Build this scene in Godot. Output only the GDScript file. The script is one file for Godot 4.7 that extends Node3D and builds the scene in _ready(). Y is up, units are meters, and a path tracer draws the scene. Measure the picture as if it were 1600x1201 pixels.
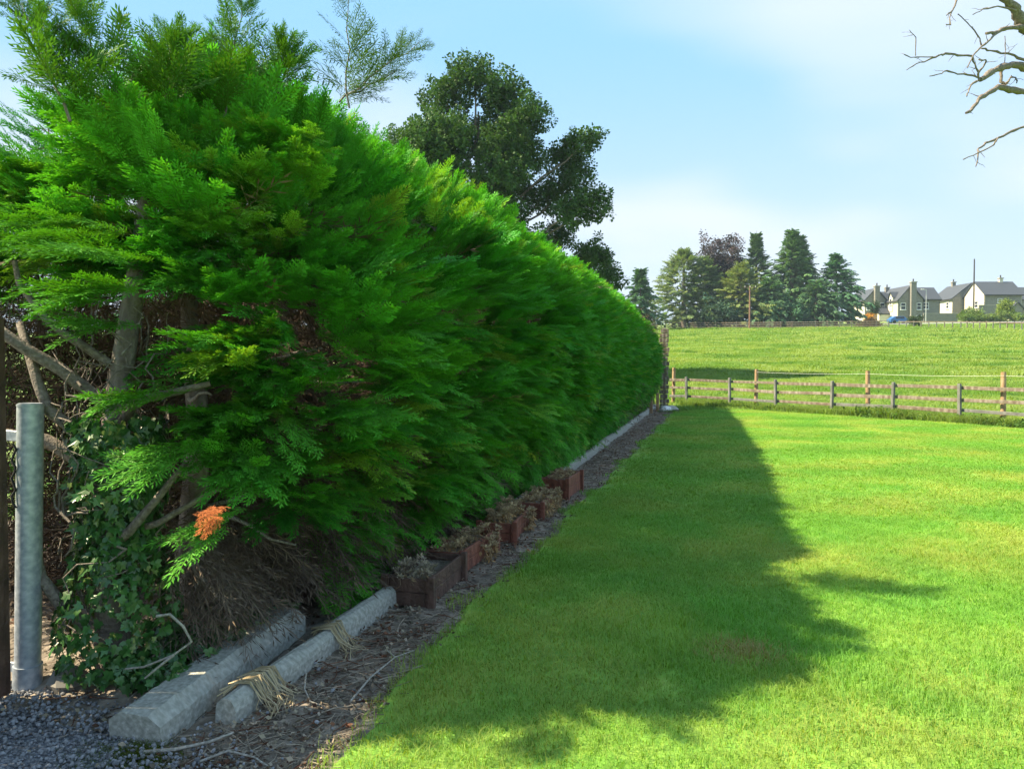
extends Node3D
# A tall cypress hedge beside a lawn, with a paddock, conifers and houses beyond. Metres; the hedge runs along -Z.

var rng := RandomNumberGenerator.new()
var M := {}
var used := {}

# ---------------------------------------------------------------- mesh builder
class MB:
	var v := PackedVector3Array()
	var n := PackedVector3Array()
	var c := PackedColorArray()
	var col := Color(1, 1, 1)

	func tri(a: Vector3, b: Vector3, d: Vector3, na: Vector3, nb: Vector3, nd: Vector3) -> void:
		v.push_back(a); v.push_back(b); v.push_back(d)
		n.push_back(na); n.push_back(nb); n.push_back(nd)
		c.push_back(col); c.push_back(col); c.push_back(col)

	func poly(p: Array, out: Vector3) -> void:
		# flat convex polygon, turned so that its face looks along out
		var nn: Vector3 = (p[2] - p[0]).cross(p[1] - p[0])
		if nn.length_squared() < 1e-16:
			return
		nn = nn.normalized()
		var flip := nn.dot(out) < 0.0
		if flip:
			nn = -nn
		for i in range(1, p.size() - 1):
			if flip:
				tri(p[0], p[i + 1], p[i], nn, nn, nn)
			else:
				tri(p[0], p[i], p[i + 1], nn, nn, nn)

	func kite(b: Vector3, d: Vector3, l: float, w: float, up: Vector3, at := 0.4) -> void:
		var s := d.cross(up).normalized() * w
		var m := b + d * (l * at)
		var nn := s.cross(d).normalized()
		var e := b + d * l
		# clockwise seen from nn
		tri(b, m - s, e, nn, nn, nn)
		tri(b, e, m + s, nn, nn, nn)

	func blade(b: Vector3, m: Vector3, e: Vector3, w: Vector3) -> void:
		# a bent grass blade: two sides of a strip and a tip
		# the blades of a sward shade as a soft pile: their normals lean up
		var n1 := w.cross(m - b).normalized()
		var n2 := w.cross(e - m).normalized()
		if n1.y < 0.0:
			n1 = -n1
			w = -w
		n1 = (n1 * 0.5 + Vector3.UP * 0.5).normalized()
		n2 = ((n2 if n2.y > 0.0 else -n2) * 0.5 + Vector3.UP * 0.5).normalized()
		var q := w * 0.75
		tri(b - w, m - q, m + q, n1, n1, n1)
		tri(b - w, m + q, b + w, n1, n1, n1)
		tri(m - q, e, m + q, n2, n2, n2)

	func box(size: Vector3, at := Vector3.ZERO, bevel := 0.0, basis := Basis()) -> void:
		var h := size * 0.5
		var b := minf(bevel, minf(h.x, minf(h.y, h.z)) * 0.45)
		for ax in 3:
			var a1 := (ax + 1) % 3
			var a2 := (ax + 2) % 3
			for s in [-1.0, 1.0]:
				var p := []
				for k in [[-1.0, -1.0], [1.0, -1.0], [1.0, 1.0], [-1.0, 1.0]]:
					var q := Vector3.ZERO
					q[ax] = s * h[ax]
					q[a1] = k[0] * (h[a1] - b)
					q[a2] = k[1] * (h[a2] - b)
					p.append(at + basis * q)
				var o := Vector3.ZERO
				o[ax] = s
				poly(p, basis * o)
			if b <= 0.0:
				continue
			for s1 in [-1.0, 1.0]:
				for s2 in [-1.0, 1.0]:
					var p2 := []
					for k in [[-1.0, 0], [1.0, 0], [1.0, 1], [-1.0, 1]]:
						var q := Vector3.ZERO
						q[ax] = k[0] * (h[ax] - b)
						q[a1] = s1 * (h[a1] - (b if k[1] == 1 else 0.0))
						q[a2] = s2 * (h[a2] - (b if k[1] == 0 else 0.0))
						p2.append(at + basis * q)
					var o := Vector3.ZERO
					o[a1] = s1
					o[a2] = s2
					poly(p2, basis * o)
		if b > 0.0:
			for sx in [-1.0, 1.0]:
				for sy in [-1.0, 1.0]:
					for sz in [-1.0, 1.0]:
						var s := Vector3(sx, sy, sz)
						poly([at + basis * (s * (h - Vector3(0, b, b))), at + basis * (s * (h - Vector3(b, 0, b))), at + basis * (s * (h - Vector3(b, b, 0)))], basis * s)

	func tube(pts: Array, rad: Array, sides := 6, caps := true) -> void:
		var k := pts.size()
		var t: Vector3 = (pts[1] - pts[0]).normalized()
		var x := t.cross(Vector3.UP if absf(t.y) < 0.9 else Vector3.RIGHT).normalized()
		var rp := []
		var rn := []
		for i in k:
			var a: Vector3 = pts[maxi(i - 1, 0)]
			var b: Vector3 = pts[mini(i + 1, k - 1)]
			t = (b - a).normalized()
			x = (x - t * x.dot(t)).normalized()
			var y := t.cross(x)
			var r1 := []
			var r2 := []
			for j in sides:
				var an := TAU * j / sides
				var d := x * cos(an) + y * sin(an)
				r1.append(pts[i] + d * rad[i])
				r2.append(d)
			rp.append(r1)
			rn.append(r2)
		for i in k - 1:
			for j in sides:
				var j2 := (j + 1) % sides
				tri(rp[i][j], rp[i + 1][j], rp[i + 1][j2], rn[i][j], rn[i + 1][j], rn[i + 1][j2])
				tri(rp[i][j], rp[i + 1][j2], rp[i][j2], rn[i][j], rn[i + 1][j2], rn[i][j2])
		if caps:
			poly(rp[0], pts[0] - pts[1])
			poly(rp[k - 1], pts[k - 1] - pts[k - 2])

	func done() -> ArrayMesh:
		var a := []
		a.resize(Mesh.ARRAY_MAX)
		a[Mesh.ARRAY_VERTEX] = v
		a[Mesh.ARRAY_NORMAL] = n
		a[Mesh.ARRAY_COLOR] = c
		var m := ArrayMesh.new()
		m.add_surface_from_arrays(Mesh.PRIMITIVE_TRIANGLES, a)
		return m

# ---------------------------------------------------------------- nodes
func numbered(called: String) -> String:
	var k: int = used.get(called, -1) + 1
	used[called] = k
	return called if k == 0 else "%s_%03d" % [called, k]

func tag(o: Node3D, label: String, category: String, group := "", kind := "") -> Node3D:
	o.set_meta("label", label)
	o.set_meta("category", category)
	if group:
		o.set_meta("group", group)
	o.set_meta("kind", kind if kind else "thing")
	return o

func thing(called: String, label: String, category: String, at := Vector3.ZERO, turn := 0.0, group := "") -> Node3D:
	var o := Node3D.new()
	o.name = numbered(called)
	add_child(o)
	o.position = at
	o.rotation.y = turn
	tag(o, label, category, group)
	return o

func obj(called: String, mesh: Mesh, m: Material, parent: Node3D = null, at := Vector3.ZERO) -> MeshInstance3D:
	var o := MeshInstance3D.new()
	o.mesh = mesh
	o.material_override = m
	o.position = at
	if parent:
		o.name = called
		parent.add_child(o, true)
	else:
		o.name = numbered(called)
		add_child(o)
	return o

func mass(called: String, mesh: Mesh, m: Material, where: Array, tints: Array, parent: Node3D = null) -> MultiMeshInstance3D:
	var mm := MultiMesh.new()
	mm.transform_format = MultiMesh.TRANSFORM_3D
	mm.use_colors = true
	mm.mesh = mesh
	mm.instance_count = where.size()
	for i in where.size():
		mm.set_instance_transform(i, where[i])
		mm.set_instance_color(i, tints[i])
	var o := MultiMeshInstance3D.new()
	o.multimesh = mm
	o.material_override = m
	if parent:
		o.name = called
		parent.add_child(o, true)
	else:
		o.name = numbered(called)
		add_child(o)
	o.set_meta("kind", "stuff")
	return o

# ---------------------------------------------------------------- materials
func lin(r: float, g: float, b: float) -> Color:
	return Color(r, g, b).linear_to_srgb()

func flat(c: Color, rough := 0.8, metal := 0.0) -> StandardMaterial3D:
	var m := StandardMaterial3D.new()
	m.albedo_color = c
	m.roughness = rough
	m.metallic = metal
	return m

func leafy(back: Color, rough := 0.5) -> StandardMaterial3D:
	var m := flat(Color.WHITE, rough)
	m.vertex_color_use_as_albedo = true
	m.backlight_enabled = true
	m.backlight = back
	m.metallic_specular = 0.22
	return m

func noise(sd: int, freq: float, octaves := 4) -> FastNoiseLite:
	var f := FastNoiseLite.new()
	f.seed = sd
	f.noise_type = FastNoiseLite.TYPE_SIMPLEX_SMOOTH
	f.frequency = freq
	f.fractal_octaves = octaves
	return f

func ramp_tex(sd: int, freq: float, stops: Array, size := 512, octaves := 6, stretch := 1) -> ImageTexture:
	# stops: [t, linear colour]; a seamless noise coloured by the ramp
	var src := noise(sd, freq, octaves).get_seamless_image(size, size / stretch)
	if stretch > 1:
		src.resize(size, size)
	src.convert(Image.FORMAT_L8)
	var g := Gradient.new()
	var offs := PackedFloat32Array()
	var cols := PackedColorArray()
	for s in stops:
		offs.append(s[0])
		cols.append(s[1])
	g.offsets = offs
	g.colors = cols
	var lut := PackedByteArray()
	for i in 256:
		var q := g.sample(i / 255.0).linear_to_srgb()
		lut.append(int(clampf(q.r, 0, 1) * 255)); lut.append(int(clampf(q.g, 0, 1) * 255)); lut.append(int(clampf(q.b, 0, 1) * 255))
	var d := src.get_data()
	var o := PackedByteArray()
	o.resize(d.size() * 3)
	for i in d.size():
		var k := d[i] * 3
		o[i * 3] = lut[k]; o[i * 3 + 1] = lut[k + 1]; o[i * 3 + 2] = lut[k + 2]
	return ImageTexture.create_from_image(Image.create_from_data(size, size, false, Image.FORMAT_RGB8, o))

func grain(sd: int, freq: float, size := 512, octaves := 5) -> ImageTexture:
	var im := noise(sd, freq, octaves).get_seamless_image(size, size)
	return ImageTexture.create_from_image(im)

func rough_mat(tex: Texture2D, scale: float, bump: Texture2D = null, depth := 1.0, rough := 0.9, own := false) -> StandardMaterial3D:
	var m := flat(Color.WHITE, rough)
	m.albedo_texture = tex
	m.uv1_triplanar = true
	m.uv1_world_triplanar = not own
	m.uv1_scale = Vector3.ONE * scale
	if bump:
		m.heightmap_enabled = true
		m.heightmap_texture = bump
		m.heightmap_scale = depth
	return m

# ---------------------------------------------------------------- the lie of the land
func land(x: float, z: float) -> float:
	var t := clampf(-z - 27.0, 0.0, 400.0)
	var h := 0.07 * t * t / (t + 6.0)
	return h if h < 11.0 else 11.0 + 2.0 * (1.0 - exp(-(h - 11.0) * 0.5))

func fence_z(x: float) -> float:
	# the near fence line
	if x < 0.22:
		return -28.6 - (0.22 - x) * 0.45
	return -28.6 + (x - 0.22) * 0.93

func lawn_left(z: float) -> float:
	return -1.6 + 0.05 * sin(z * 1.7) + 0.03 * sin(z * 4.3 + 1.0) + 0.02 * sin(z * 9.7)

func lawn_end(x: float) -> float:
	var c := 0.0
	if x < 0.5:
		c = (0.5 - x) * 1.1
	return fence_z(maxf(x, 0.3)) + 1.15 + c + 0.1 * sin(x * 2.1)

# ---------------------------------------------------------------- small shapes used many times
func frond(sd: int, length: float, nside: int, w: float, droop: float, dead := false, gap := 0.02) -> ArrayMesh:
	# a flat feathery spray of scale-leaved twigs, pointing along +Z, its upper side +Y
	var r := RandomNumberGenerator.new()
	r.seed = sd
	var b := MB.new()
	var pts := []
	for i in 5:
		var t := i / 4.0
		pts.append(Vector3(0, -droop * t * t * length, t * length * 0.95))
	b.col = Color(0.9, 0.75, 0.6) if not dead else Color(1, 1, 1)
	for i in 4:
		b.kite(pts[i], (pts[i + 1] - pts[i]).normalized(), pts[i].distance_to(pts[i + 1]) * 1.15, w * 0.9, Vector3.UP, 0.5)
	for i in nside * 2:
		var side := 1.0 if i % 2 == 0 else -1.0
		var t := lerpf(0.08, 0.97, (i + r.randf_range(-0.3, 0.3)) / (nside * 2.0 - 1.0))
		t = clampf(t, 0.03, 1.0)
		var p := Vector3(0, -droop * t * t * length, t * length * 0.95)
		var a := lerpf(0.8, 0.32, t) + r.randf_range(-0.15, 0.15)
		var l := length * (0.4 * pow(1.0 - t, 0.65) * minf(1.0, 0.45 + t * 3.0) + 0.07) * r.randf_range(0.75, 1.15)
		var d := Vector3(side * sin(a), r.randf_range(-0.28, 0.12) - droop * t, cos(a)).normalized()
		var up := (Vector3.UP + Vector3(r.randf_range(-0.25, 0.25), 0, r.randf_range(-0.25, 0.25))).normalized()
		var n := maxi(2, int(l / (gap if not dead else 0.04)))
		var s := d.cross(up).normalized()
		for k in n + 1:
			var u := float(k) / n
			if dead and r.randf() < 0.25:
				continue
			var g := r.randf_range(0.8, 1.2)
			b.col = Color(g * r.randf_range(0.92, 1.1), g, g * r.randf_range(0.85, 1.1))
			if not dead and u > 0.7:
				# this year's growth is yellower
				b.col = Color(b.col.r * 1.7, b.col.g * 1.25, b.col.b * 1.1)
			var q := p + d * l * u * 0.85
			var sd2 := 1.0 if k % 2 == 0 else -1.0
			var dd := d
			if k < n:
				dd = (d + s * sd2 * r.randf_range(0.5, 0.85) + up * r.randf_range(-0.25, 0.2)).normalized()
			var ll := (0.05 - 0.022 * u) * r.randf_range(0.75, 1.25) * (length / 0.32) * sqrt(gap / 0.017)
			b.kite(q, dd, ll, w * r.randf_range(0.8, 1.2), (up + Vector3(r.randf_range(-0.4, 0.4), 0, r.randf_range(-0.4, 0.4))).normalized())
		b.col = Color(0.85, 0.7, 0.55) if not dead else Color(1, 1, 1)
		b.kite(p, d, l * 0.9, w * 0.6, up, 0.3)
	return b.done()

func leaf_ball(sd: int, n: int, r0: float, leaf: float, wide: float) -> ArrayMesh:
	# a clump of loose leaves on a twig end
	var r := RandomNumberGenerator.new()
	r.seed = sd
	var b := MB.new()
	for i in n:
		var d := Vector3(r.randfn(), r.randfn() * 0.7, r.randfn()).normalized()
		var p := d * r0 * pow(r.randf(), 0.5)
		var dir := (d + Vector3(r.randf_range(-0.8, 0.8), r.randf_range(-0.9, 0.3), r.randf_range(-0.8, 0.8))).normalized()
		var up := (Vector3.UP * 0.8 + Vector3(r.randf_range(-0.8, 0.8), 0, r.randf_range(-0.8, 0.8))).normalized()
		var g := r.randf_range(0.75, 1.25)
		b.col = Color(g * r.randf_range(0.9, 1.1), g, g * r.randf_range(0.85, 1.1))
		b.kite(p, dir, leaf * r.randf_range(0.7, 1.2), leaf * wide * r.randf_range(0.7, 1.2), up, 0.5)
	return b.done()

func grass_patch(sd: int, n: int, r0: float, h: float, w: float, lean := 0.5) -> ArrayMesh:
	var r := RandomNumberGenerator.new()
	r.seed = sd
	var b := MB.new()
	for i in n:
		var an := r.randf() * TAU
		var p := Vector3(cos(an), 0, sin(an)) * r0 * sqrt(r.randf())
		var a2 := r.randf() * TAU
		var out := Vector3(cos(a2), 0, sin(a2)) * lean * r.randf_range(0.3, 1.3)
		var hh := h * r.randf_range(0.5, 1.25)
		var a3 := r.randf() * TAU
		var side := Vector3(cos(a3), 0, sin(a3)) * w * r.randf_range(0.7, 1.3)
		var g := r.randf_range(0.75, 1.25)
		if r.randf() < 0.12:
			b.col = Color(1.7 * g, 1.15 * g, 1.6 * g)
		else:
			b.col = Color(g * r.randf_range(0.85, 1.15), g, g * r.randf_range(0.8, 1.15))
		b.blade(p - Vector3(0, 0.01, 0), p + (Vector3.UP + out * 0.4) * hh * 0.6, p + (Vector3.UP * 0.95 + out * 1.2) * hh, side)
	return b.done()

func stone(sd: int, r0: float, squash := 0.7) -> ArrayMesh:
	# a rounded lump with flat-ish facets
	var r := RandomNumberGenerator.new()
	r.seed = sd
	var b := MB.new()
	var rows := []
	for i in 5:
		var la := -PI / 2 + PI * i / 4.0
		var row := []
		for j in 7:
			var an := TAU * j / 7.0 + 0.3 * i
			var k := r0 * r.randf_range(0.82, 1.12) if i > 0 and i < 4 else r0
			row.append(Vector3(cos(la) * cos(an), sin(la) * squash, cos(la) * sin(an)) * k)
		rows.append(row)
	for i in 4:
		for j in 7:
			var j2 := (j + 1) % 7
			var q := [rows[i][j], rows[i][j2], rows[i + 1][j2], rows[i + 1][j]]
			var mid: Vector3 = (q[0] + q[1] + q[2] + q[3]) / 4.0
			if i == 0:
				b.poly([q[0], q[2], q[3]], mid)
			elif i == 3:
				b.poly([q[0], q[1], q[2]], mid)
			else:
				b.poly([q[0], q[1], q[2]], mid)
				b.poly([q[0], q[2], q[3]], mid)
	return b.done()

func aim(p: Vector3, d: Vector3, up: Vector3, s: float) -> Transform3D:
	var z := d.normalized()
	var x := up.cross(z)
	if x.length_squared() < 1e-6:
		x = Vector3.RIGHT
	x = x.normalized()
	var y := z.cross(x)
	return Transform3D(Basis(x * s, y * s, z * s), p)

func rv(a := 1.0) -> Vector3:
	return Vector3(rng.randf_range(-a, a), rng.randf_range(-a, a), rng.randf_range(-a, a))

func wander(a: Vector3, b: Vector3, n: int, amp: float) -> Array:
	var o := []
	for i in n + 1:
		var t := float(i) / n
		o.append(a.lerp(b, t) + (rv(amp) if i > 0 and i < n else Vector3.ZERO))
	return o

func taper(n: int, a: float, b: float) -> Array:
	var o := []
	for i in n:
		o.append(lerpf(a, b, float(i) / (n - 1)))
	return o

# ---------------------------------------------------------------- scene
func _ready() -> void:
	rng.seed = 20240611
	view_and_light()
	materials()
	ground()
	hedge()
	hedge_end()
	lawn_blades()
	field_blades()
	litter()
	kerbs()
	planters()
	gate()
	near_fence()
	far_fence()
	oak()
	far_trees()
	houses()
	street_things()
	dead_tree()
	hedge_foot()

func view_and_light() -> void:
	var cam := Camera3D.new()
	cam.name = "camera"
	add_child(cam)
	cam.position = Vector3(0, 1.6, 0)
	cam.rotation_degrees = Vector3(-1.6, 15.4, 0)
	cam.fov = 53.16
	cam.near = 0.05
	cam.far = 4000.0
	var sun := DirectionalLight3D.new()
	sun.name = "sun"
	add_child(sun)
	sun.look_at_from_position(Vector3.ZERO, Vector3(0.92, -1.0, -0.2))
	sun.light_energy = 0.94
	sun.light_color = Color(1.0, 0.93, 0.79)
	sun.light_angular_distance = 0.6
	sun.shadow_enabled = true
	sun.sky_mode = DirectionalLight3D.SKY_MODE_LIGHT_ONLY
	var env := Environment.new()
	env.background_mode = Environment.BG_SKY
	env.tonemap_mode = Environment.TONE_MAPPER_LINEAR
	env.tonemap_exposure = 4.7
	# a trace of summer haze: trees and houses 150 m away pale a little
	env.fog_enabled = true
	env.fog_density = 0.0003
	env.fog_light_color = Color(0.82, 0.92, 1.0)
	env.sdfgi_enabled = true
	env.ssao_enabled = true
	env.ssil_enabled = true
	var pan := PanoramaSkyMaterial.new()
	pan.panorama = sky_picture()
	var sky := Sky.new()
	sky.sky_material = pan
	env.sky = sky
	env.background_energy_multiplier = 1.0
	var we := WorldEnvironment.new()
	we.name = "air"
	we.environment = env
	add_child(we)

func sky_picture() -> ImageTexture:
	# blue overhead, pale towards the horizon, with thin veils of high cloud
	var w := 1024
	var h := 512
	var im := Image.create(w, h, false, Image.FORMAT_RGBF)
	var f := noise(5, 0.75, 3)
	var f2 := noise(11, 2.2, 3)
	var top := Color(0.095, 0.168, 0.26)
	var mid := Color(0.085, 0.164, 0.255)
	var low := Color(0.172, 0.208, 0.24)
	var white := Color(0.208, 0.222, 0.242)
	for y in h:
		var el := PI / 2 - PI * (y + 0.5) / h
		var e := maxf(sin(el), 0.0)
		var base := low.lerp(mid, smoothstep(0.02, 0.42, e)).lerp(top, smoothstep(0.4, 1.0, e))
		for x in w:
			var c := base
			if el > -0.02:
				var az := TAU * (x + 0.5) / w
				var d := Vector3(sin(az) * cos(el), sin(el), -cos(az) * cos(el))
				# veils lie in a sheet: look them up where the ray meets a high plane
				var q := d / (0.22 + e)
				var n := f.get_noise_3d(q.x * 0.75 + q.z * 0.55 + 6.4, q.z * 0.7 - q.x * 0.45, 3.0) * 0.85 + f2.get_noise_3d(q.x * 0.5, q.z * 1.3, 7.0) * 0.15
				var k := smoothstep(-0.3, 0.36, n) * smoothstep(0.0, 0.12, e)
				c = base.lerp(white, 0.75 * k)
			im.set_pixel(x, y, c)
	return ImageTexture.create_from_image(im)

func materials() -> void:
	var fine := grain(31, 0.02, 512, 6)
	var soil_t := ramp_tex(1, 0.012, [[0.0, Color(0.07, 0.056, 0.043)], [0.4, Color(0.17, 0.14, 0.11)], [0.6, Color(0.25, 0.21, 0.17)], [1.0, Color(0.42, 0.36, 0.3)]])
	M.soil = rough_mat(soil_t, 0.9, fine, 2.5)
	var grav_t := ramp_tex(2, 0.05, [[0.0, Color(0.05, 0.055, 0.07)], [0.5, Color(0.15, 0.16, 0.19)], [1.0, Color(0.4, 0.41, 0.44)]])
	M.gravel = rough_mat(grav_t, 1.6, fine, 3.0)
	var turf_t := ramp_tex(3, 0.01, [[0.0, Color(0.1, 0.24, 0.025)], [0.5, Color(0.17, 0.35, 0.04)], [1.0, Color(0.27, 0.39, 0.06)]])
	M.turf = rough_mat(turf_t, 0.5, fine, 3.0)
	var field_t := ramp_tex(4, 0.008, [[0.0, Color(0.1, 0.2, 0.04)], [0.45, Color(0.17, 0.28, 0.06)], [0.62, Color(0.22, 0.32, 0.08)], [1.0, Color(0.29, 0.34, 0.11)]], 1024)
	M.field = rough_mat(field_t, 0.11, fine, 8.0)
	M.grass = leafy(lin(0.8, 0.8, 0.2), 0.6)
	M.spray = leafy(lin(0.6, 0.56, 0.13), 0.5)
	M.leaf = leafy(lin(0.5, 0.55, 0.2), 0.5)
	M.dead = flat(Color.WHITE, 0.9)
	M.dead.vertex_color_use_as_albedo = true
	M.ivy = leafy(lin(0.12, 0.16, 0.05), 0.32)
	M.ivy.metallic_specular = 0.5
	var bark_t := ramp_tex(6, 0.02, [[0.0, Color(0.05, 0.038, 0.03)], [0.5, Color(0.17, 0.14, 0.115)], [1.0, Color(0.36, 0.32, 0.28)]], 256, 5, 4)
	M.bark = rough_mat(bark_t, 2.5, fine, 1.2, 0.9)
	var limb_t := ramp_tex(36, 0.03, [[0.0, Color(0.07, 0.055, 0.042)], [0.5, Color(0.16, 0.135, 0.11)], [1.0, Color(0.32, 0.28, 0.24)]], 256)
	M.limb = rough_mat(limb_t, 5.0, fine, 0.6, 0.9)
	var grey_t := ramp_tex(7, 0.03, [[0.0, Color(0.12, 0.105, 0.085)], [0.5, Color(0.3, 0.28, 0.24)], [1.0, Color(0.5, 0.47, 0.42)]], 256)
	M.dry = rough_mat(grey_t, 6.0, fine, 0.5, 0.85)
	var conc_t := ramp_tex(8, 0.045, [[0.0, Color(0.19, 0.195, 0.165)], [0.4, Color(0.3, 0.305, 0.27)], [0.65, Color(0.37, 0.372, 0.335)], [1.0, Color(0.55, 0.55, 0.5)]])
	var pits := grain(38, 0.09, 512, 3)
	M.concrete = rough_mat(conc_t, 1.3, pits, 0.16, 0.92)
	var plant_t := ramp_tex(9, 0.02, [[0.0, Color(0.09, 0.03, 0.018)], [0.5, Color(0.19, 0.058, 0.034)], [1.0, Color(0.27, 0.11, 0.07)]], 256, 5, 4)
	M.red_wood = rough_mat(plant_t, 2.2, fine, 0.5, 0.7)
	var dk_t := ramp_tex(10, 0.02, [[0.0, Color(0.045, 0.025, 0.018)], [0.5, Color(0.085, 0.045, 0.032)], [1.0, Color(0.14, 0.08, 0.06)]], 256, 5, 4)
	M.dark_wood = rough_mat(dk_t, 2.2, fine, 0.5, 0.7)
	var rail_t := ramp_tex(12, 0.02, [[0.0, Color(0.07, 0.055, 0.04)], [0.45, Color(0.16, 0.125, 0.09)], [0.7, Color(0.25, 0.215, 0.17)], [1.0, Color(0.36, 0.33, 0.29)]], 256, 5, 4)
	M.rail = rough_mat(rail_t, 1.3, fine, 0.5, 0.9)
	var post_t := ramp_tex(13, 0.02, [[0.0, Color(0.09, 0.093, 0.085)], [0.5, Color(0.17, 0.175, 0.16)], [1.0, Color(0.29, 0.29, 0.27)]], 256, 5, 4)
	M.grey_wood = rough_mat(post_t, 1.6, fine, 0.5, 0.9)
	var tan_t := ramp_tex(14, 0.02, [[0.0, Color(0.22, 0.13, 0.065)], [0.5, Color(0.36, 0.235, 0.13)], [1.0, Color(0.5, 0.37, 0.23)]], 256, 5, 4)
	M.tan_wood = rough_mat(tan_t, 1.6, fine, 0.5, 0.85)
	var zinc_t := ramp_tex(15, 0.03, [[0.0, Color(0.2, 0.24, 0.29)], [0.5, Color(0.34, 0.38, 0.43)], [1.0, Color(0.55, 0.58, 0.62)]], 256)
	M.zinc = rough_mat(zinc_t, 3.0, null, 0.15, 0.5)
	M.zinc.metallic = 0.3
	var lime_t := ramp_tex(16, 0.03, [[0.0, Color(0.15, 0.145, 0.13)], [0.5, Color(0.21, 0.2, 0.18)], [1.0, Color(0.27, 0.26, 0.235)]], 256)
	M.render_grey = rough_mat(lime_t, 0.3)
	var cream_t := ramp_tex(17, 0.03, [[0.0, Color(0.55, 0.52, 0.43)], [0.5, Color(0.62, 0.59, 0.5)], [1.0, Color(0.68, 0.66, 0.57)]], 256)
	M.render_cream = rough_mat(cream_t, 0.3)
	var slate_t := ramp_tex(18, 0.05, [[0.0, Color(0.03, 0.036, 0.046)], [0.5, Color(0.05, 0.058, 0.072)], [1.0, Color(0.085, 0.095, 0.11)]], 256)
	M.slate = rough_mat(slate_t, 0.4, null, 1.0, 0.6)
	M.straw = [flat(lin(0.42, 0.34, 0.2)), flat(lin(0.32, 0.25, 0.14)), flat(lin(0.5, 0.42, 0.27))]
	M.white = flat(lin(0.75, 0.76, 0.75), 0.5)
	M.pane = flat(lin(0.015, 0.02, 0.026), 0.12)
	M.wire = flat(lin(0.75, 0.76, 0.66), 0.5)
	M.tar_wood = flat(lin(0.05, 0.045, 0.04), 0.9)
	M.pole_red = flat(lin(0.2, 0.11, 0.075), 0.9)
	M.steel = flat(lin(0.55, 0.57, 0.58), 0.4, 0.3)
	M.blue = flat(lin(0.03, 0.13, 0.4), 0.3)
	M.rubber = flat(lin(0.02, 0.02, 0.02), 0.85)
	M.asphalt = rough_mat(ramp_tex(19, 0.05, [[0.0, Color(0.12, 0.12, 0.12)], [1.0, Color(0.28, 0.28, 0.27)]], 256), 0.5)
	M.litter = flat(Color.WHITE, 0.9)
	M.litter.vertex_color_use_as_albedo = true

func sheet(xs: Array, zs: Array, y: Callable) -> ArrayMesh:
	# a smooth height sheet on a grid
	var b := MB.new()
	var hs := []
	for i in xs.size():
		var row := []
		for j in zs.size():
			row.append(y.call(xs[i], zs[j]))
		hs.append(row)
	var ns := []
	for i in xs.size():
		var row := []
		for j in zs.size():
			var i0 := maxi(i - 1, 0)
			var i1 := mini(i + 1, xs.size() - 1)
			var j0 := maxi(j - 1, 0)
			var j1 := mini(j + 1, zs.size() - 1)
			row.append(Vector3(-(hs[i1][j] - hs[i0][j]) / (xs[i1] - xs[i0]), 1, -(hs[i][j1] - hs[i][j0]) / (zs[j1] - zs[j0])).normalized())
		ns.append(row)
	for i in xs.size() - 1:
		for j in zs.size() - 1:
			var a := Vector3(xs[i], hs[i][j], zs[j])
			var c := Vector3(xs[i + 1], hs[i + 1][j], zs[j])
			var d := Vector3(xs[i + 1], hs[i + 1][j + 1], zs[j + 1])
			var e := Vector3(xs[i], hs[i][j + 1], zs[j + 1])
			b.tri(a, c, d, ns[i][j], ns[i + 1][j], ns[i + 1][j + 1])
			b.tri(a, d, e, ns[i][j], ns[i + 1][j + 1], ns[i][j + 1])
	return b.done()

func spread(a: float, b: float, step: float) -> Array:
	var n := maxi(1, int(ceil((b - a) / step)))
	var o := []
	for i in n + 1:
		o.append(lerpf(a, b, float(i) / n))
	return o

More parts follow.
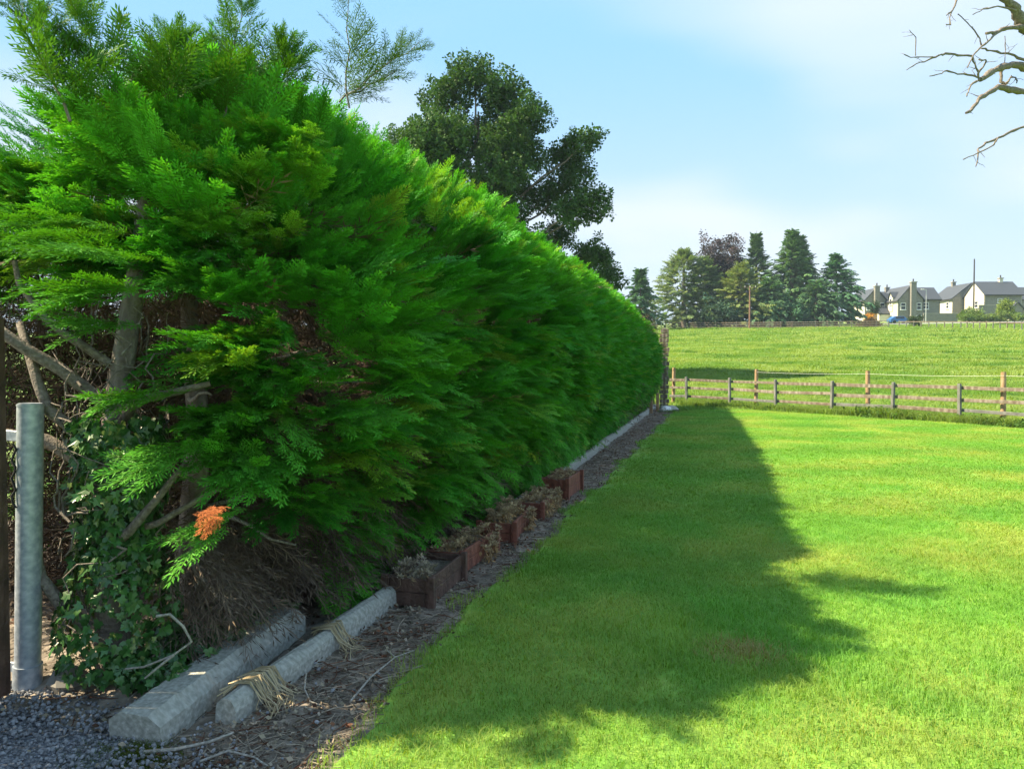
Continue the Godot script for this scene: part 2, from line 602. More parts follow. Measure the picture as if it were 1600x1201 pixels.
func ground() -> void:
	var xs := [-900.0, -400.0, -200.0, -120.0] + spread(-80, 110, 2.5) + [140.0, 200.0, 400.0, 900.0]
	var zs := [-1500.0, -900.0, -600.0, -400.0, -300.0] + spread(-250, -24, 2.0) + [-20.0, 0.0, 50.0, 200.0, 900.0]
	var hum := noise(41, 0.09, 3)
	var far := func(x: float, z: float) -> float:
		return land(x, z) - 0.03 + (hum.get_noise_2d(x, z) * 0.22 * clampf((-z - 29.0) / 10.0, 0.0, 1.0) if z > -400.0 else 0.0)
	tag(obj("field", sheet(xs, zs, far), M.field), "wide green paddock rising gently beyond the timber rail fence", "field", "", "structure")
	# bare earth under and beside the hedge
	var f := noise(42, 1.1, 4)
	var f2 := noise(43, 6.0, 3)
	var dirt := func(x: float, z: float) -> float:
		var e := smoothstep(-7.0, -6.4, x) * smoothstep(-1.2, -1.5, x)
		var bank := 0.12 * smoothstep(-2.25, -3.0, x) * smoothstep(-2.75, -3.3, z)
		return -0.04 + e * (0.045 + bank + 0.022 * f.get_noise_2d(x, z) + 0.016 * f2.get_noise_2d(x, z))
	tag(obj("soil_bed", sheet(spread(-7, -1.2, 0.06), spread(-28.0, -2.2, 0.06), dirt), M.soil), "bare brown earth strip between the hedge and the lawn", "soil", "", "structure")
	var f3 := noise(44, 3.0, 3)
	var stones := func(x: float, z: float) -> float:
		return 0.03 + 0.012 * f3.get_noise_2d(x, z) - 0.08 * smoothstep(-1.8, -1.6, x) - 0.08 * smoothstep(-2.3, -2.8, z + 0.2 * f3.get_noise_2d(x * 0.5, 3.0) - (x + 2.0) * 0.345)
	tag(obj("gravel_drive", sheet(spread(-9, -1.4, 0.08), spread(-3.2, 5, 0.08), stones), M.gravel), "grey blue gravel drive in front of the hedge end", "gravel", "", "structure")
	# lawn
	var b := MB.new()
	var f4 := noise(45, 0.35, 3)
	var cols := 90
	var rows := 150
	var grid := []
	for i in cols + 1:
		var u := float(i) / cols
		var line := []
		var x0 := -1.6 + 19.0 * u * u * 0.6 + 19.0 * u * 0.4
		for j in rows + 1:
			var t := float(j) / rows
			var z := lerpf(5.0, lawn_end(x0), t)
			var x := x0 + (lawn_left(z) + 1.6) * (1.0 - u)
			line.append(Vector3(x, lawn_y(x, z, f4) - (0.05 if i == 0 or j == rows else 0.0), z))
		grid.append(line)
	for i in cols:
		for j in rows:
			b.poly([grid[i][j], grid[i + 1][j], grid[i + 1][j + 1]], Vector3.UP)
			b.poly([grid[i][j], grid[i + 1][j + 1], grid[i][j + 1]], Vector3.UP)
	tag(obj("lawn", b.done(), M.turf), "mown lawn between the hedge strip and the rail fence", "lawn", "", "structure")

func lawn_y(x: float, z: float, f: FastNoiseLite) -> float:
	return 0.025 + 0.012 * f.get_noise_2d(x, z)

# ---------------------------------------------------------------- hedge
const PROFILE := [Vector2(-2.5, 0.25), Vector2(-2.22, 0.7), Vector2(-2.05, 1.3), Vector2(-2.0, 2.0), Vector2(-2.12, 2.45), Vector2(-2.4, 2.88), Vector2(-2.8, 3.2), Vector2(-3.35, 3.36), Vector2(-3.9, 3.28), Vector2(-4.35, 2.9), Vector2(-4.6, 2.3), Vector2(-4.6, 1.3), Vector2(-4.5, 0.4)]
const Z0 := -3.3
const Z1 := -27.2

func along(s: float) -> Array:
	# point and outward normal of the cross-section at s metres from the foot of its face
	for i in PROFILE.size() - 1:
		var a: Vector2 = PROFILE[i]
		var b: Vector2 = PROFILE[i + 1]
		var l := a.distance_to(b)
		if s <= l or i == PROFILE.size() - 2:
			var t := clampf(s / l, 0.0, 1.0)
			var d := (b - a).normalized()
			return [a.lerp(b, t), Vector2(d.y, -d.x)]
		s -= l
	return []

func tone(p: Vector3, f: FastNoiseLite) -> Color:
	var k := f.get_noise_3d(p.x, p.y * 1.6, p.z) * 0.5 + 0.5
	var c := Color(0.045, 0.29, 0.03).lerp(Color(0.12, 0.43, 0.045), clampf(k * 1.3 - 0.1 + rng.randf_range(-0.3, 0.3), 0.0, 1.0))
	if rng.randf() < 0.12:
		c = c.lerp(Color(0.27, 0.46, 0.06), rng.randf_range(0.3, 0.9))
	return c

func bough(where: Array, tints: Array, root: Vector3, dir: Vector3, length: float, n: int, size: float, c: Color, fan := 0.75) -> void:
	# a flattened branch end: fronds fan out and overlap like shingles
	var up := (Vector3.UP + rv(0.35)).normalized()
	var right := dir.cross(up).normalized()
	up = right.cross(dir)
	for j in n:
		var t := lerpf(0.2, 1.0, sqrt(rng.randf()))
		var a := rng.randf_range(-1.0, 1.0) * fan
		var p := root + dir * (length * t * cos(a * 0.6)) + right * (a * length * t * 0.45) + up * (rng.randf_range(-0.07, 0.07) * length) - Vector3.UP * (0.08 * t * t * length)
		var d := (dir * cos(a) + right * sin(a) + Vector3.UP * rng.randf_range(-0.16, 0.3)).normalized()
		var k := rng.randi() % where.size()
		where[k].append(aim(p, d, (up + rv(0.4)).normalized(), size * rng.randf_range(0.65, 1.2)))
		var g := rng.randf_range(0.7, 1.3)
		tints[k].append(Color(c.r * g, c.g * g, c.b * g))

func hedge() -> void:
	var h := thing("cypress_hedge", "tall dense green cypress hedge running along the lawn", "hedge")
	var kinds := []
	for i in 4:
		kinds.append(frond(100 + i, 0.32, 10, 0.0048, 0.12 + 0.05 * i, false, 0.018))
	for i in 3:
		kinds.append(frond(110 + i, 0.36, 8, 0.0068, 0.14 + 0.06 * i, false, 0.028))
	var where := [[], [], [], []]
	var tints := [[], [], [], []]
	var where_far := [[], [], []]
	var tints_far := [[], [], []]
	var lump := noise(51, 0.55, 3)
	var hole := noise(52, 0.8, 3)
	var hue := noise(53, 0.45, 3)
	var total := 0.0
	for i in PROFILE.size() - 1:
		total += PROFILE[i].distance_to(PROFILE[i + 1])
	var z := Z0
	var area_per := 1.0 / 34.0
	while z > Z1:
		var near := smoothstep(-12.0, -5.0, z)
		var s := rng.randf() * 0.15
		var step := sqrt(area_per) * lerpf(0.95, 1.1, near)
		while s < total:
			var ss := s + rng.randf_range(-0.1, 0.1)
			var zz := z + rng.randf_range(-0.1, 0.1)
			s += step
			var a := along(maxf(ss, 0.0))
			var q: Vector2 = a[0]
			var nn: Vector2 = a[1]
			var back := q.x < -3.7
			if back and rng.randf() < 0.35 and zz < -8.0:
				continue
			# rounded ends and a lower crest at the near end
			var e := minf(absf(zz - Z0), absf(zz - Z1))
			var shrink := 1.0
			if e < 0.7:
				shrink = sqrt(1.0 - pow(1.0 - e / 0.7, 2.0) * 0.5)
			var top := lerpf(0.93, 1.0, smoothstep(-3.4, -6.0, zz)) * lerpf(1.0, 0.93, smoothstep(-20.0, -27.0, zz))
			q = Vector2(-3.3 + (q.x + 3.3) * shrink, q.y * top * (shrink * 0.3 + 0.7))
			var bump := lump.get_noise_3d(q.x, q.y * 1.4, zz) * lerpf(0.1, 0.36, near)
			q.x -= 0.3 * smoothstep(-8.0, -24.0, zz)
			var p := Vector3(q.x, q.y, zz)
			# foot of the near end is bare: trunks and ivy show there
			if zz > -4.8 and q.x < -2.6 and q.x > -4.1 and q.y < 2.05 + 0.25 * lump.get_noise_2d(zz * 3.0, q.x * 3.0):
				continue
			if zz > -4.4 and q.y < 0.62:
				continue
			if zz > -3.9 and q.y < 1.15 and q.x < -2.3:
				continue
			var gap := hole.get_noise_3d(q.x * 1.2, q.y * 2.2, zz * 1.3)
			if gap < lerpf(-0.42, -0.24, near):
				continue
			var o := Vector3(nn.x, nn.y, 0)
			var endness := clampf(1.0 - e / 0.7, 0.0, 1.0)
			o = (o * (1.0 - 0.55 * endness) + Vector3(0, 0, (1.0 if zz > -10.0 else -1.0) * endness)).normalized()
			var dir := (o + Vector3(0, 0.24, 0) + Vector3(0, 0, 0.1) + rv(lerpf(0.2, 0.32, near))).normalized()
			if q.y < 0.7:
				dir = (dir + Vector3(0, -0.15, 0)).normalized()
			var length := rng.randf_range(0.42, 0.7) * lerpf(1.0, 1.25, near)
			if nn.y > 0.5 and rng.randf() < 0.2:
				length *= 1.3
				dir = (dir + Vector3(0.15, 0.5, 0.1)).normalized()
			var tip := p + o * bump
			var beyond := zz < -7.0 - rng.randf() * 2.0
			bough(where_far if beyond else where, tints_far if beyond else tints, tip - dir * length * 0.8, dir, length, 21 if not back else 10, rng.randf_range(0.6, 0.92), tone(p, hue), 0.5)
		z -= step
	# the near end face
	for i in 330:
		var x := rng.randf_range(-4.6, -2.15)
		var y := rng.randf_range(0.7, 2.85)
		if x < -2.72 + 0.1 * sin(y * 5.0) and y < 2.1 + 0.3 * lump.get_noise_2d(x * 4.0, 2.0):
			continue
		if hole.get_noise_3d(x * 1.5, y * 2.0, 9.0) < -0.2 or (y < 1.15 and x < -2.3):
			continue
		var dir := (Vector3((x + 3.2) * 0.45, 0.2, 1.0) + rv(0.45)).normalized()
		var length := rng.randf_range(0.4, 0.65)
		var p := Vector3(x, y, Z0 - 0.1 + lump.get_noise_2d(x * 2.0, y * 2.0) * 0.3 - smoothstep(2.0, 3.0, y) * 0.4)
		bough(where, tints, p - dir * length * 0.8, dir, length, 20, rng.randf_range(0.6, 0.9), tone(p, hue), 0.5)
	for k in 4:
		mass("foliage", kinds[k], M.spray, where[k], tints[k], h)
	for k in 3:
		mass("foliage", kinds[4 + k], M.spray, where_far[k], tints_far[k], h)
	# brown dead twigs fill the inside
	var dk := [frond(120, 0.4, 7, 0.0035, 0.1, true), frond(121, 0.45, 6, 0.003, 0.25, true)]
	var dw := [[], []]
	var dt := [[], []]
	for i in 9000:
		var zz := rng.randf_range(Z1 + 0.4, Z0 - 0.25)
		if rng.randf() < 0.25:
			zz = rng.randf_range(-7.0, Z0 - 0.1)
		var y := rng.randf_range(0.15, 2.9 if zz < -6.0 else 2.45)
		var x := rng.randf_range(-4.2, -2.55)
		if zz > -4.1 and x > -3.6 and y < 2.0 and rng.randf() < 0.85:
			continue
		var d := Vector3(x + 3.1 + rng.randf_range(-0.4, 0.7), rng.randf_range(-0.5, 0.35), rng.randf_range(-0.7, 0.7)).normalized()
		var k := rng.randi() % 2
		dw[k].append(aim(Vector3(x, y, zz), d, (Vector3.UP + rv(0.8)).normalized(), rng.randf_range(0.9, 1.9)))
		var g := rng.randf_range(0.6, 1.4)
		dt[k].append(Color(0.105 * g, 0.07 * g, 0.047 * g))
	# the far side of the near end is choked with dead growth down to the ground
	for i in 1900:
		var p := Vector3(rng.randf_range(-5.2, -3.9), rng.randf_range(0.05, 2.3), rng.randf_range(-8.0, -3.6))
		var k := rng.randi() % 2
		dw[k].append(aim(p, rv(1.0) + Vector3(0, -0.1, 0), (Vector3.UP + rv(0.8)).normalized(), rng.randf_range(0.9, 1.8)))
		var g := rng.randf_range(0.6, 1.4)
		dt[k].append(Color(0.105 * g, 0.075 * g, 0.05 * g))
	# swept skirt of dead twigs under the near foliage
	for i in 900:
		var zz := -3.0 - pow(rng.randf(), 1.6) * 5.0
		var x := rng.randf_range(-2.75, -2.2) - 0.15 * smoothstep(-4.6, -4.0, zz)
		var y := rng.randf_range(0.12, 0.7)
		if zz > -3.3 or (zz > -3.7 and x < -2.6):
			continue
		var d := (Vector3(0.8, -0.25, rng.randf_range(-0.1, 0.9)) + rv(0.35)).normalized()
		var k := rng.randi() % 2
		dw[k].append(aim(Vector3(x - 0.2, y + 0.1, zz), d, (Vector3.UP + rv(0.6)).normalized(), rng.randf_range(0.7, 1.2)))
		var g := rng.randf_range(0.6, 1.5)
		dt[k].append(Color(0.13 * g, 0.095 * g, 0.07 * g))
	for k in 2:
		mass("dead_twigs", dk[k], M.dead, dw[k], dt[k], h)
	# a trunk about every 80 cm
	for i in 29:
		var zz := -3.95 - 0.8 * i + rng.randf_range(-0.15, 0.15)
		var x := -3.1 + rng.randf_range(-0.12, 0.12)
		var b := MB.new()
		var pts := wander(Vector3(x, -0.1, zz), Vector3(x + rng.randf_range(-0.2, 0.2), 2.75, zz + rng.randf_range(-0.15, 0.15)), 6, 0.05)
		b.tube(pts, taper(7, rng.randf_range(0.075, 0.11), 0.025), 8)
		obj("trunk", b.done(), M.bark, h)
		if i < 6:
			for k in 7:
				var y := rng.randf_range(0.25, 1.8)
				var a := Vector3(x, y, zz)
				var e := a + Vector3(rng.randf_range(0.3, 0.85), rng.randf_range(-0.15, 0.3), rng.randf_range(-0.5, 0.7))
				var lb := MB.new()
				lb.tube(wander(a, e, 5, 0.018), taper(6, 0.018, 0.005), 5)
				obj("branch", lb.done(), M.dry, h)
	# long leaders and loose whips standing out of the crest
	var tips := [[Vector3(-2.83, 2.79, -3.20), Vector3(-3.18, 3.44, -3.12)], [Vector3(-2.72, 2.91, -3.75), Vector3(-2.62, 3.65, -3.80)], [Vector3(-2.55, 3.39, -4.95), Vector3(-2.56, 4.20, -4.97)], [Vector3(-2.58, 3.48, -4.95), Vector3(-2.08, 3.86, -5.10)], [Vector3(-2.72, 3.50, -5.12), Vector3(-2.31, 3.73, -5.24)], [Vector3(-2.96, 2.73, -2.95), Vector3(-3.20, 3.30, -2.90)], [Vector3(-2.60, 3.16, -4.10), Vector3(-2.55, 3.49, -4.13)], [Vector3(-2.81, 2.92, -3.42), Vector3(-2.79, 3.29, -3.43)]]
	for i in tips.size():
		var a: Vector3 = tips[i][0]
		var e: Vector3 = tips[i][1]
		var sp := Node3D.new()
		sp.name = "leader_shoot"
		h.add_child(sp, true)
		var b := MB.new()
		var pts := wander(a, e, 6, 0.02)
		b.tube(pts, taper(7, 0.008, 0.002), 5)
		obj("stem", b.done(), M.bark, sp)
		var w2 := []
		var t2 := []
		var up := (e - a).normalized()
		var loose: bool = i == 2 or i == 3 or i == 4
		for j in 44 if not loose else 22:
			var t := pow(rng.randf(), 0.85)
			var seg := mini(int(t * 6), 5)
			var p: Vector3 = pts[seg].lerp(pts[seg + 1], t * 6 - seg)
			var side := Vector3(rng.randf_range(-1, 1), rng.randf_range(-0.2, 0.5), rng.randf_range(-1, 1)).normalized()
			var d := (up * lerpf(0.7, 1.3, t) + side * 0.9).normalized()
			w2.append(aim(p, d, (Vector3.UP + rv(0.6)).normalized(), lerpf(1.35, 0.4, t) * rng.randf_range(0.7, 1.1)))
			t2.append(Color(0.08, 0.22, 0.03) if not loose else Color(0.08, 0.17, 0.05))
		mass("spray", frond(140 + i, 0.32, 11, 0.0038, 0.15, false, 0.016) if not loose else frond(130 + i, 0.34, 8, 0.0034, 0.2, false, 0.026), M.spray, w2, t2, sp)

func ivy_leaf(sd: int) -> ArrayMesh:
	# a five-lobed leaf lying in XZ, its tip along +Z, folded a little along the midrib
	var r := RandomNumberGenerator.new()
	r.seed = sd
	var b := MB.new()
	var o := [Vector2(0, -0.08), Vector2(0.22, -0.2), Vector2(0.5, -0.02), Vector2(0.3, 0.2), Vector2(0.42, 0.5), Vector2(0.15, 0.5), Vector2(0, 0.95)]
	var fold := r.randf_range(0.08, 0.22)
	for s in [-1.0, 1.0]:
		var p := []
		for q in o:
			var k := r.randf_range(0.92, 1.08)
			p.append(Vector3(q.x * s * k, fold * absf(q.x) - 0.12 * q.y * q.y, q.y * k))
		for i in range(1, o.size() - 1):
			b.poly([Vector3(0, 0, 0.15), p[i], p[i + 1]], Vector3.UP)
		b.poly([Vector3(0, 0, 0.15), p[0], p[1]], Vector3.UP)
	return b.done()

func ivy_patch(called: String, label: String, spots: Array, parts: int) -> Node3D:
	# spots: [place, way the leaf faces]; the foremost leaves are parts, the rest one mass
	var t := thing(called, label, "ivy")
	var kinds := [ivy_leaf(1), ivy_leaf(2), ivy_leaf(3)]
	var mats := []
	for c in [Color(0.028, 0.095, 0.022), Color(0.045, 0.13, 0.028), Color(0.07, 0.17, 0.045), Color(0.16, 0.22, 0.06)]:
		var m: StandardMaterial3D = M.ivy.duplicate()
		m.vertex_color_use_as_albedo = false
		m.albedo_color = lin(c.r, c.g, c.b)
		mats.append(m)
	var rest := [[], [], []]
	var tints := [[], [], []]
	for i in spots.size():
		var p: Vector3 = spots[i][0]
		var out: Vector3 = spots[i][1]
		var down := (Vector3.DOWN * 0.8 + rv(0.7) + out * 0.2).normalized()
		var tr := aim(p, down, (out + rv(0.45)).normalized(), rng.randf_range(0.026, 0.065))
		var k := rng.randi() % 3
		if i < parts:
			var o := obj("leaf", kinds[k], mats[[0, 0, 1, 1, 2, 3][rng.randi() % 6]], t)
			o.transform = tr
		else:
			rest[k].append(tr)
			var g := rng.randf_range(0.6, 1.5)
			tints[k].append(Color(0.038 * g, 0.115 * g, 0.025 * g))
	for k in 3:
		if rest[k].size():
			mass("leaves", kinds[k], M.ivy, rest[k], tints[k], t)
	return t

func hedge_end() -> void:
	# the first stem of the hedge stands bare: leaning trunk, pale limbs, matted creeper stems
	var t := thing("cypress_tree", "bare leaning trunk with pale limbs at the open end of the hedge", "tree")
	var b := MB.new()
	b.tube([Vector3(-2.93, -0.1, -3.16), Vector3(-2.95, 0.5, -3.14), Vector3(-2.97, 1.0, -3.15), Vector3(-2.93, 1.5, -3.2), Vector3(-2.9, 1.95, -3.27), Vector3(-2.9, 2.4, -3.36), Vector3(-2.93, 2.55, -3.42), Vector3(-2.95, 2.7, -3.5)], [0.1, 0.075, 0.065, 0.058, 0.05, 0.042, 0.035, 0.02], 10)
	obj("trunk", b.done(), M.bark, t)
	var limbs := [
		[[Vector3(-2.98, 1.42, -3.12), Vector3(-3.12, 1.57, -3.03), Vector3(-3.27, 1.67, -2.97), Vector3(-3.42, 1.8, -2.9), Vector3(-3.7, 1.95, -2.8)], 0.034, 0.024],
		[[Vector3(-3.0, 1.2, -3.1), Vector3(-3.19, 1.37, -3.02), Vector3(-3.25, 1.5, -3.02), Vector3(-3.34, 1.66, -3.05), Vector3(-3.5, 1.8, -3.15)], 0.032, 0.02],
		[[Vector3(-2.95, 1.6, -3.15), Vector3(-3.1, 1.75, -3.02), Vector3(-3.17, 1.82, -2.99), Vector3(-3.3, 1.98, -2.97), Vector3(-3.36, 2.1, -3.0)], 0.022, 0.012],
		[[Vector3(-3.0, 0.3, -3.05), Vector3(-3.1, 0.44, -2.98), Vector3(-3.2, 0.56, -2.97), Vector3(-3.28, 0.75, -3.0), Vector3(-3.32, 1.1, -3.1)], 0.035, 0.02],
		[[Vector3(-2.9, 0.7, -3.1), Vector3(-2.72, 0.8, -3.02), Vector3(-2.6, 0.95, -3.06), Vector3(-2.5, 1.12, -3.15)], 0.028, 0.014],
		[[Vector3(-2.9, 0.75, -3.15), Vector3(-2.65, 0.82, -3.12), Vector3(-2.5, 0.92, -3.2), Vector3(-2.36, 1.02, -3.4)], 0.02, 0.012],
		[[Vector3(-2.9, 1.3, -3.18), Vector3(-2.75, 1.42, -3.1), Vector3(-2.58, 1.45, -3.1), Vector3(-2.4, 1.5, -3.2)], 0.03, 0.015],
		[[Vector3(-3.1, 1.0, -3.3), Vector3(-3.4, 1.2, -3.2), Vector3(-3.7, 1.25, -3.1), Vector3(-4.0, 1.5, -3.2)], 0.04, 0.025],
	]
	for l in limbs:
		var lb := MB.new()
		lb.tube(l[0], taper(l[0].size(), l[1], l[2]), 7)
		obj("limb", lb.done(), M.limb, t)
	# wiry dead creeper stems wound round the trunk
	for i in 95:
		var vb := MB.new()
		var an := rng.randf() * TAU
		var y := rng.randf_range(0.1, 1.75)
		var pts := []
		var rad := rng.randf_range(0.09, 0.27)
		var turn := rng.randf_range(-1.6, 1.6)
		var rise := rng.randf_range(-0.35, 0.55)
		for k in 9:
			var u := k / 8.0
			var a := an + turn * u + 0.3 * sin(u * 9.0 + i)
			pts.append(Vector3(-2.95 + cos(a) * rad, maxf(y + rise * u + rng.randf_range(-0.03, 0.03), 0.03), -3.17 + sin(a) * rad) + rv(0.008))
		vb.tube(pts, taper(9, rng.randf_range(0.003, 0.007), 0.002), 5, false)
		obj("creeper_stem", vb.done(), M.limb, t)
	# ivy: wraps the lower trunk, and a mat of it on the ground by the kerb
	var spots := []
	for i in 2300:
		var y := 0.08 + 1.25 * pow(rng.randf(), 0.85)
		var an := rng.randf() * TAU if i > 300 else rng.randf_range(-0.2, 2.6)
		var wide := 0.2 + 0.05 * sin(y * 6.0) + 0.05 * rng.randf()
		if y > 1.05:
			wide *= 0.75
		var out := Vector3(cos(an), 0.15, sin(an))
		spots.append([Vector3(-2.9 + cos(an) * wide, y, -3.15 + sin(an) * wide), out])
	ivy_patch("ivy", "dark green ivy wrapped round the bare trunk beside the steel post", spots, 300)
	spots = []
	for i in 1300:
		var u := rng.randf()
		var x := -2.85 + u * 0.38 + rng.randfn() * 0.09
		var z := -2.95 - rng.randf() * 1.05 + rng.randfn() * 0.05
		spots.append([Vector3(minf(x, -2.43), 0.06 + rng.randf() * 0.14, z), Vector3(0.3, 1, 0.4)])
	ivy_patch("ground_ivy", "low ivy mat spreading over the ground beside the thick kerb block", spots, 240)
	# single bright sprays that stand clear of the end of the hedge
	var kinds := [frond(201, 0.32, 10, 0.0042, 0.1), frond(202, 0.32, 11, 0.0042, 0.25)]
	for q in [[Vector3(-2.02, 0.98, -3.1), Vector3(-0.5, -0.25, 0.8), 10, 0.3, "bright green low spray drooping at the foot of the hedge end"], [Vector3(-2.35, 1.5, -3.2), Vector3(-0.6, -0.05, 0.7), 16, 0.42, ""], [Vector3(-2.4, 2.05, -3.0), Vector3(-0.4, 0.1, 0.9), 14, 0.4, ""], [Vector3(-2.6, 1.78, -3.2), Vector3(-0.6, 0.05, 0.7), 14, 0.36, ""], [Vector3(-2.75, 2.0, -3.3), Vector3(-0.7, 0.0, 0.6), 14, 0.4, ""], [Vector3(-2.7, 2.25, -3.25), Vector3(-0.6, -0.1, 0.7), 18, 0.45, ""], [Vector3(-2.95, 2.35, -3.3), Vector3(-0.5, -0.1, 0.7), 18, 0.45, ""], [Vector3(-2.6, 1.95, -3.2), Vector3(-0.4, -0.05, 0.8), 16, 0.4, ""], [Vector3(-3.2, 2.25, -3.4), Vector3(-0.4, -0.1, 0.7), 18, 0.45, ""], [Vector3(-2.2, 1.25, -3.2), Vector3(-0.45, -0.1, 0.7), 14, 0.4, ""]]:
		var w := [[], []]
		var c := [[], []]
		bough(w, c, q[0], q[1].normalized(), q[3], q[2], 0.8, Color(0.1, 0.34, 0.035), 0.45)
		var nd := Node3D.new()
		nd.name = "spray"
		t.add_child(nd, true)
		for k in 2:
			if w[k].size():
				mass("frond", kinds[k], M.spray, w[k], c[k], nd)
	var bw := []
	var bc := []
	for i in 7:
		bw.append(aim(Vector3(-2.05, 0.98, -2.78) + rv(0.03), Vector3(0.2, -0.1, 1) + rv(0.5), Vector3.UP + rv(0.5), 0.4))
		bc.append(Color(0.42, 0.12, 0.025))
	mass("withered_spray", kinds[0], M.dead, bw, bc, t)

# ---------------------------------------------------------------- grass
func lawn_tint(x: float, z: float, f: FastNoiseLite, f2: FastNoiseLite) -> Color:
	var a := f.get_noise_2d(x, z)
	var b := f2.get_noise_2d(x, z)
	var c := Color(0.18, 0.385, 0.06)
	c = c.lerp(Color(0.37, 0.46, 0.105), clampf(a * 1.5 + 0.35 + rng.randf_range(-0.25, 0.25), 0, 1))
	c = c.lerp(Color(0.15, 0.4, 0.075), clampf(b * 1.5, 0, 0.6))
	# a worn straw patch
	var p := Vector2(x - 0.15, (z + 4.35) * 1.3)
	var d := p.length()
	if d < 0.16 + 0.03 * sin(p.angle() * 5.0):
		c = Color(0.38, 0.31, 0.14)
	# the mower's passes lie this way and that
	var stripe := sin((x * 0.25 + z) * 2.3)
	var g := 1.0 + 0.07 * stripe + rng.randf_range(-0.1, 0.1)
	return Color(c.r * g, c.g * g, c.b * g)

func lawn_blades() -> void:
	var f := noise(61, 0.5, 4)
	var f2 := noise(62, 0.9, 4)
	var f4 := noise(45, 0.35, 3)
	var kinds := [grass_patch(1, 150, 0.16, 0.032, 0.0017, 1.0), grass_patch(2, 150, 0.16, 0.03, 0.0019, 1.2), grass_patch(3, 130, 0.17, 0.04, 0.0017, 1.2), grass_patch(4, 190, 0.3, 0.035, 0.004, 1.2), grass_patch(5, 190, 0.3, 0.03, 0.0045, 1.4)]
	var w := [[], [], [], [], []]
	var c := [[], [], [], [], []]
	# dense near the viewer, coarser clumps beyond
	var z := -1.8
	while z > -31.0:
		var far := smoothstep(-7.0, -12.0, z)
		var step := lerpf(0.1, 0.2, far)
		var reach := 1.8 + 0.62 * -z
		var x := -1.75
		while x < minf(reach, 17.0):
			var px := x + rng.randf_range(-0.6, 0.6) * step
			var pz := z + rng.randf_range(-0.6, 0.6) * step
			x += step
			if px < lawn_left(pz) + lerpf(0.1, 0.2, far) + 0.05 * rng.randf() or pz < lawn_end(px):
				continue
			if Vector2(px - 0.15, (pz + 4.35) * 1.3).length() < 0.12 and rng.randf() < 0.6:
				continue
			var k := rng.randi() % 3 if rng.randf() > far else 3 + rng.randi() % 2
			var lush := 1.0
			if px < lawn_left(pz) + 0.24:
				lush = 1.3
			var s := rng.randf_range(0.75, 1.15)
			# longer tufts stand round the worn patch
			if Vector2(px - 0.15, (pz + 4.35) * 1.3).length() < 0.75 + 0.9 * f2.get_noise_2d(px, pz):
				lush = 1.4
			var tall := s * lush * (1.0 + 0.25 * clampf(f2.get_noise_2d(px, pz) * 2.0 - 0.2, 0, 1))
			var bs := Basis(Vector3.UP, rng.randf() * TAU).scaled(Vector3(s, tall, s))
			w[k].append(Transform3D(bs, Vector3(px, lawn_y(px, pz, f4) - 0.004, pz)))
			c[k].append(lawn_tint(px, pz, f, f2))
		z -= step
	var t := thing("lawn_grass", "short mown grass blades of the lawn", "grass")
	t.set_meta("kind", "stuff")
	for k in 5:
		mass("blades", kinds[k], M.grass, w[k], c[k], t)

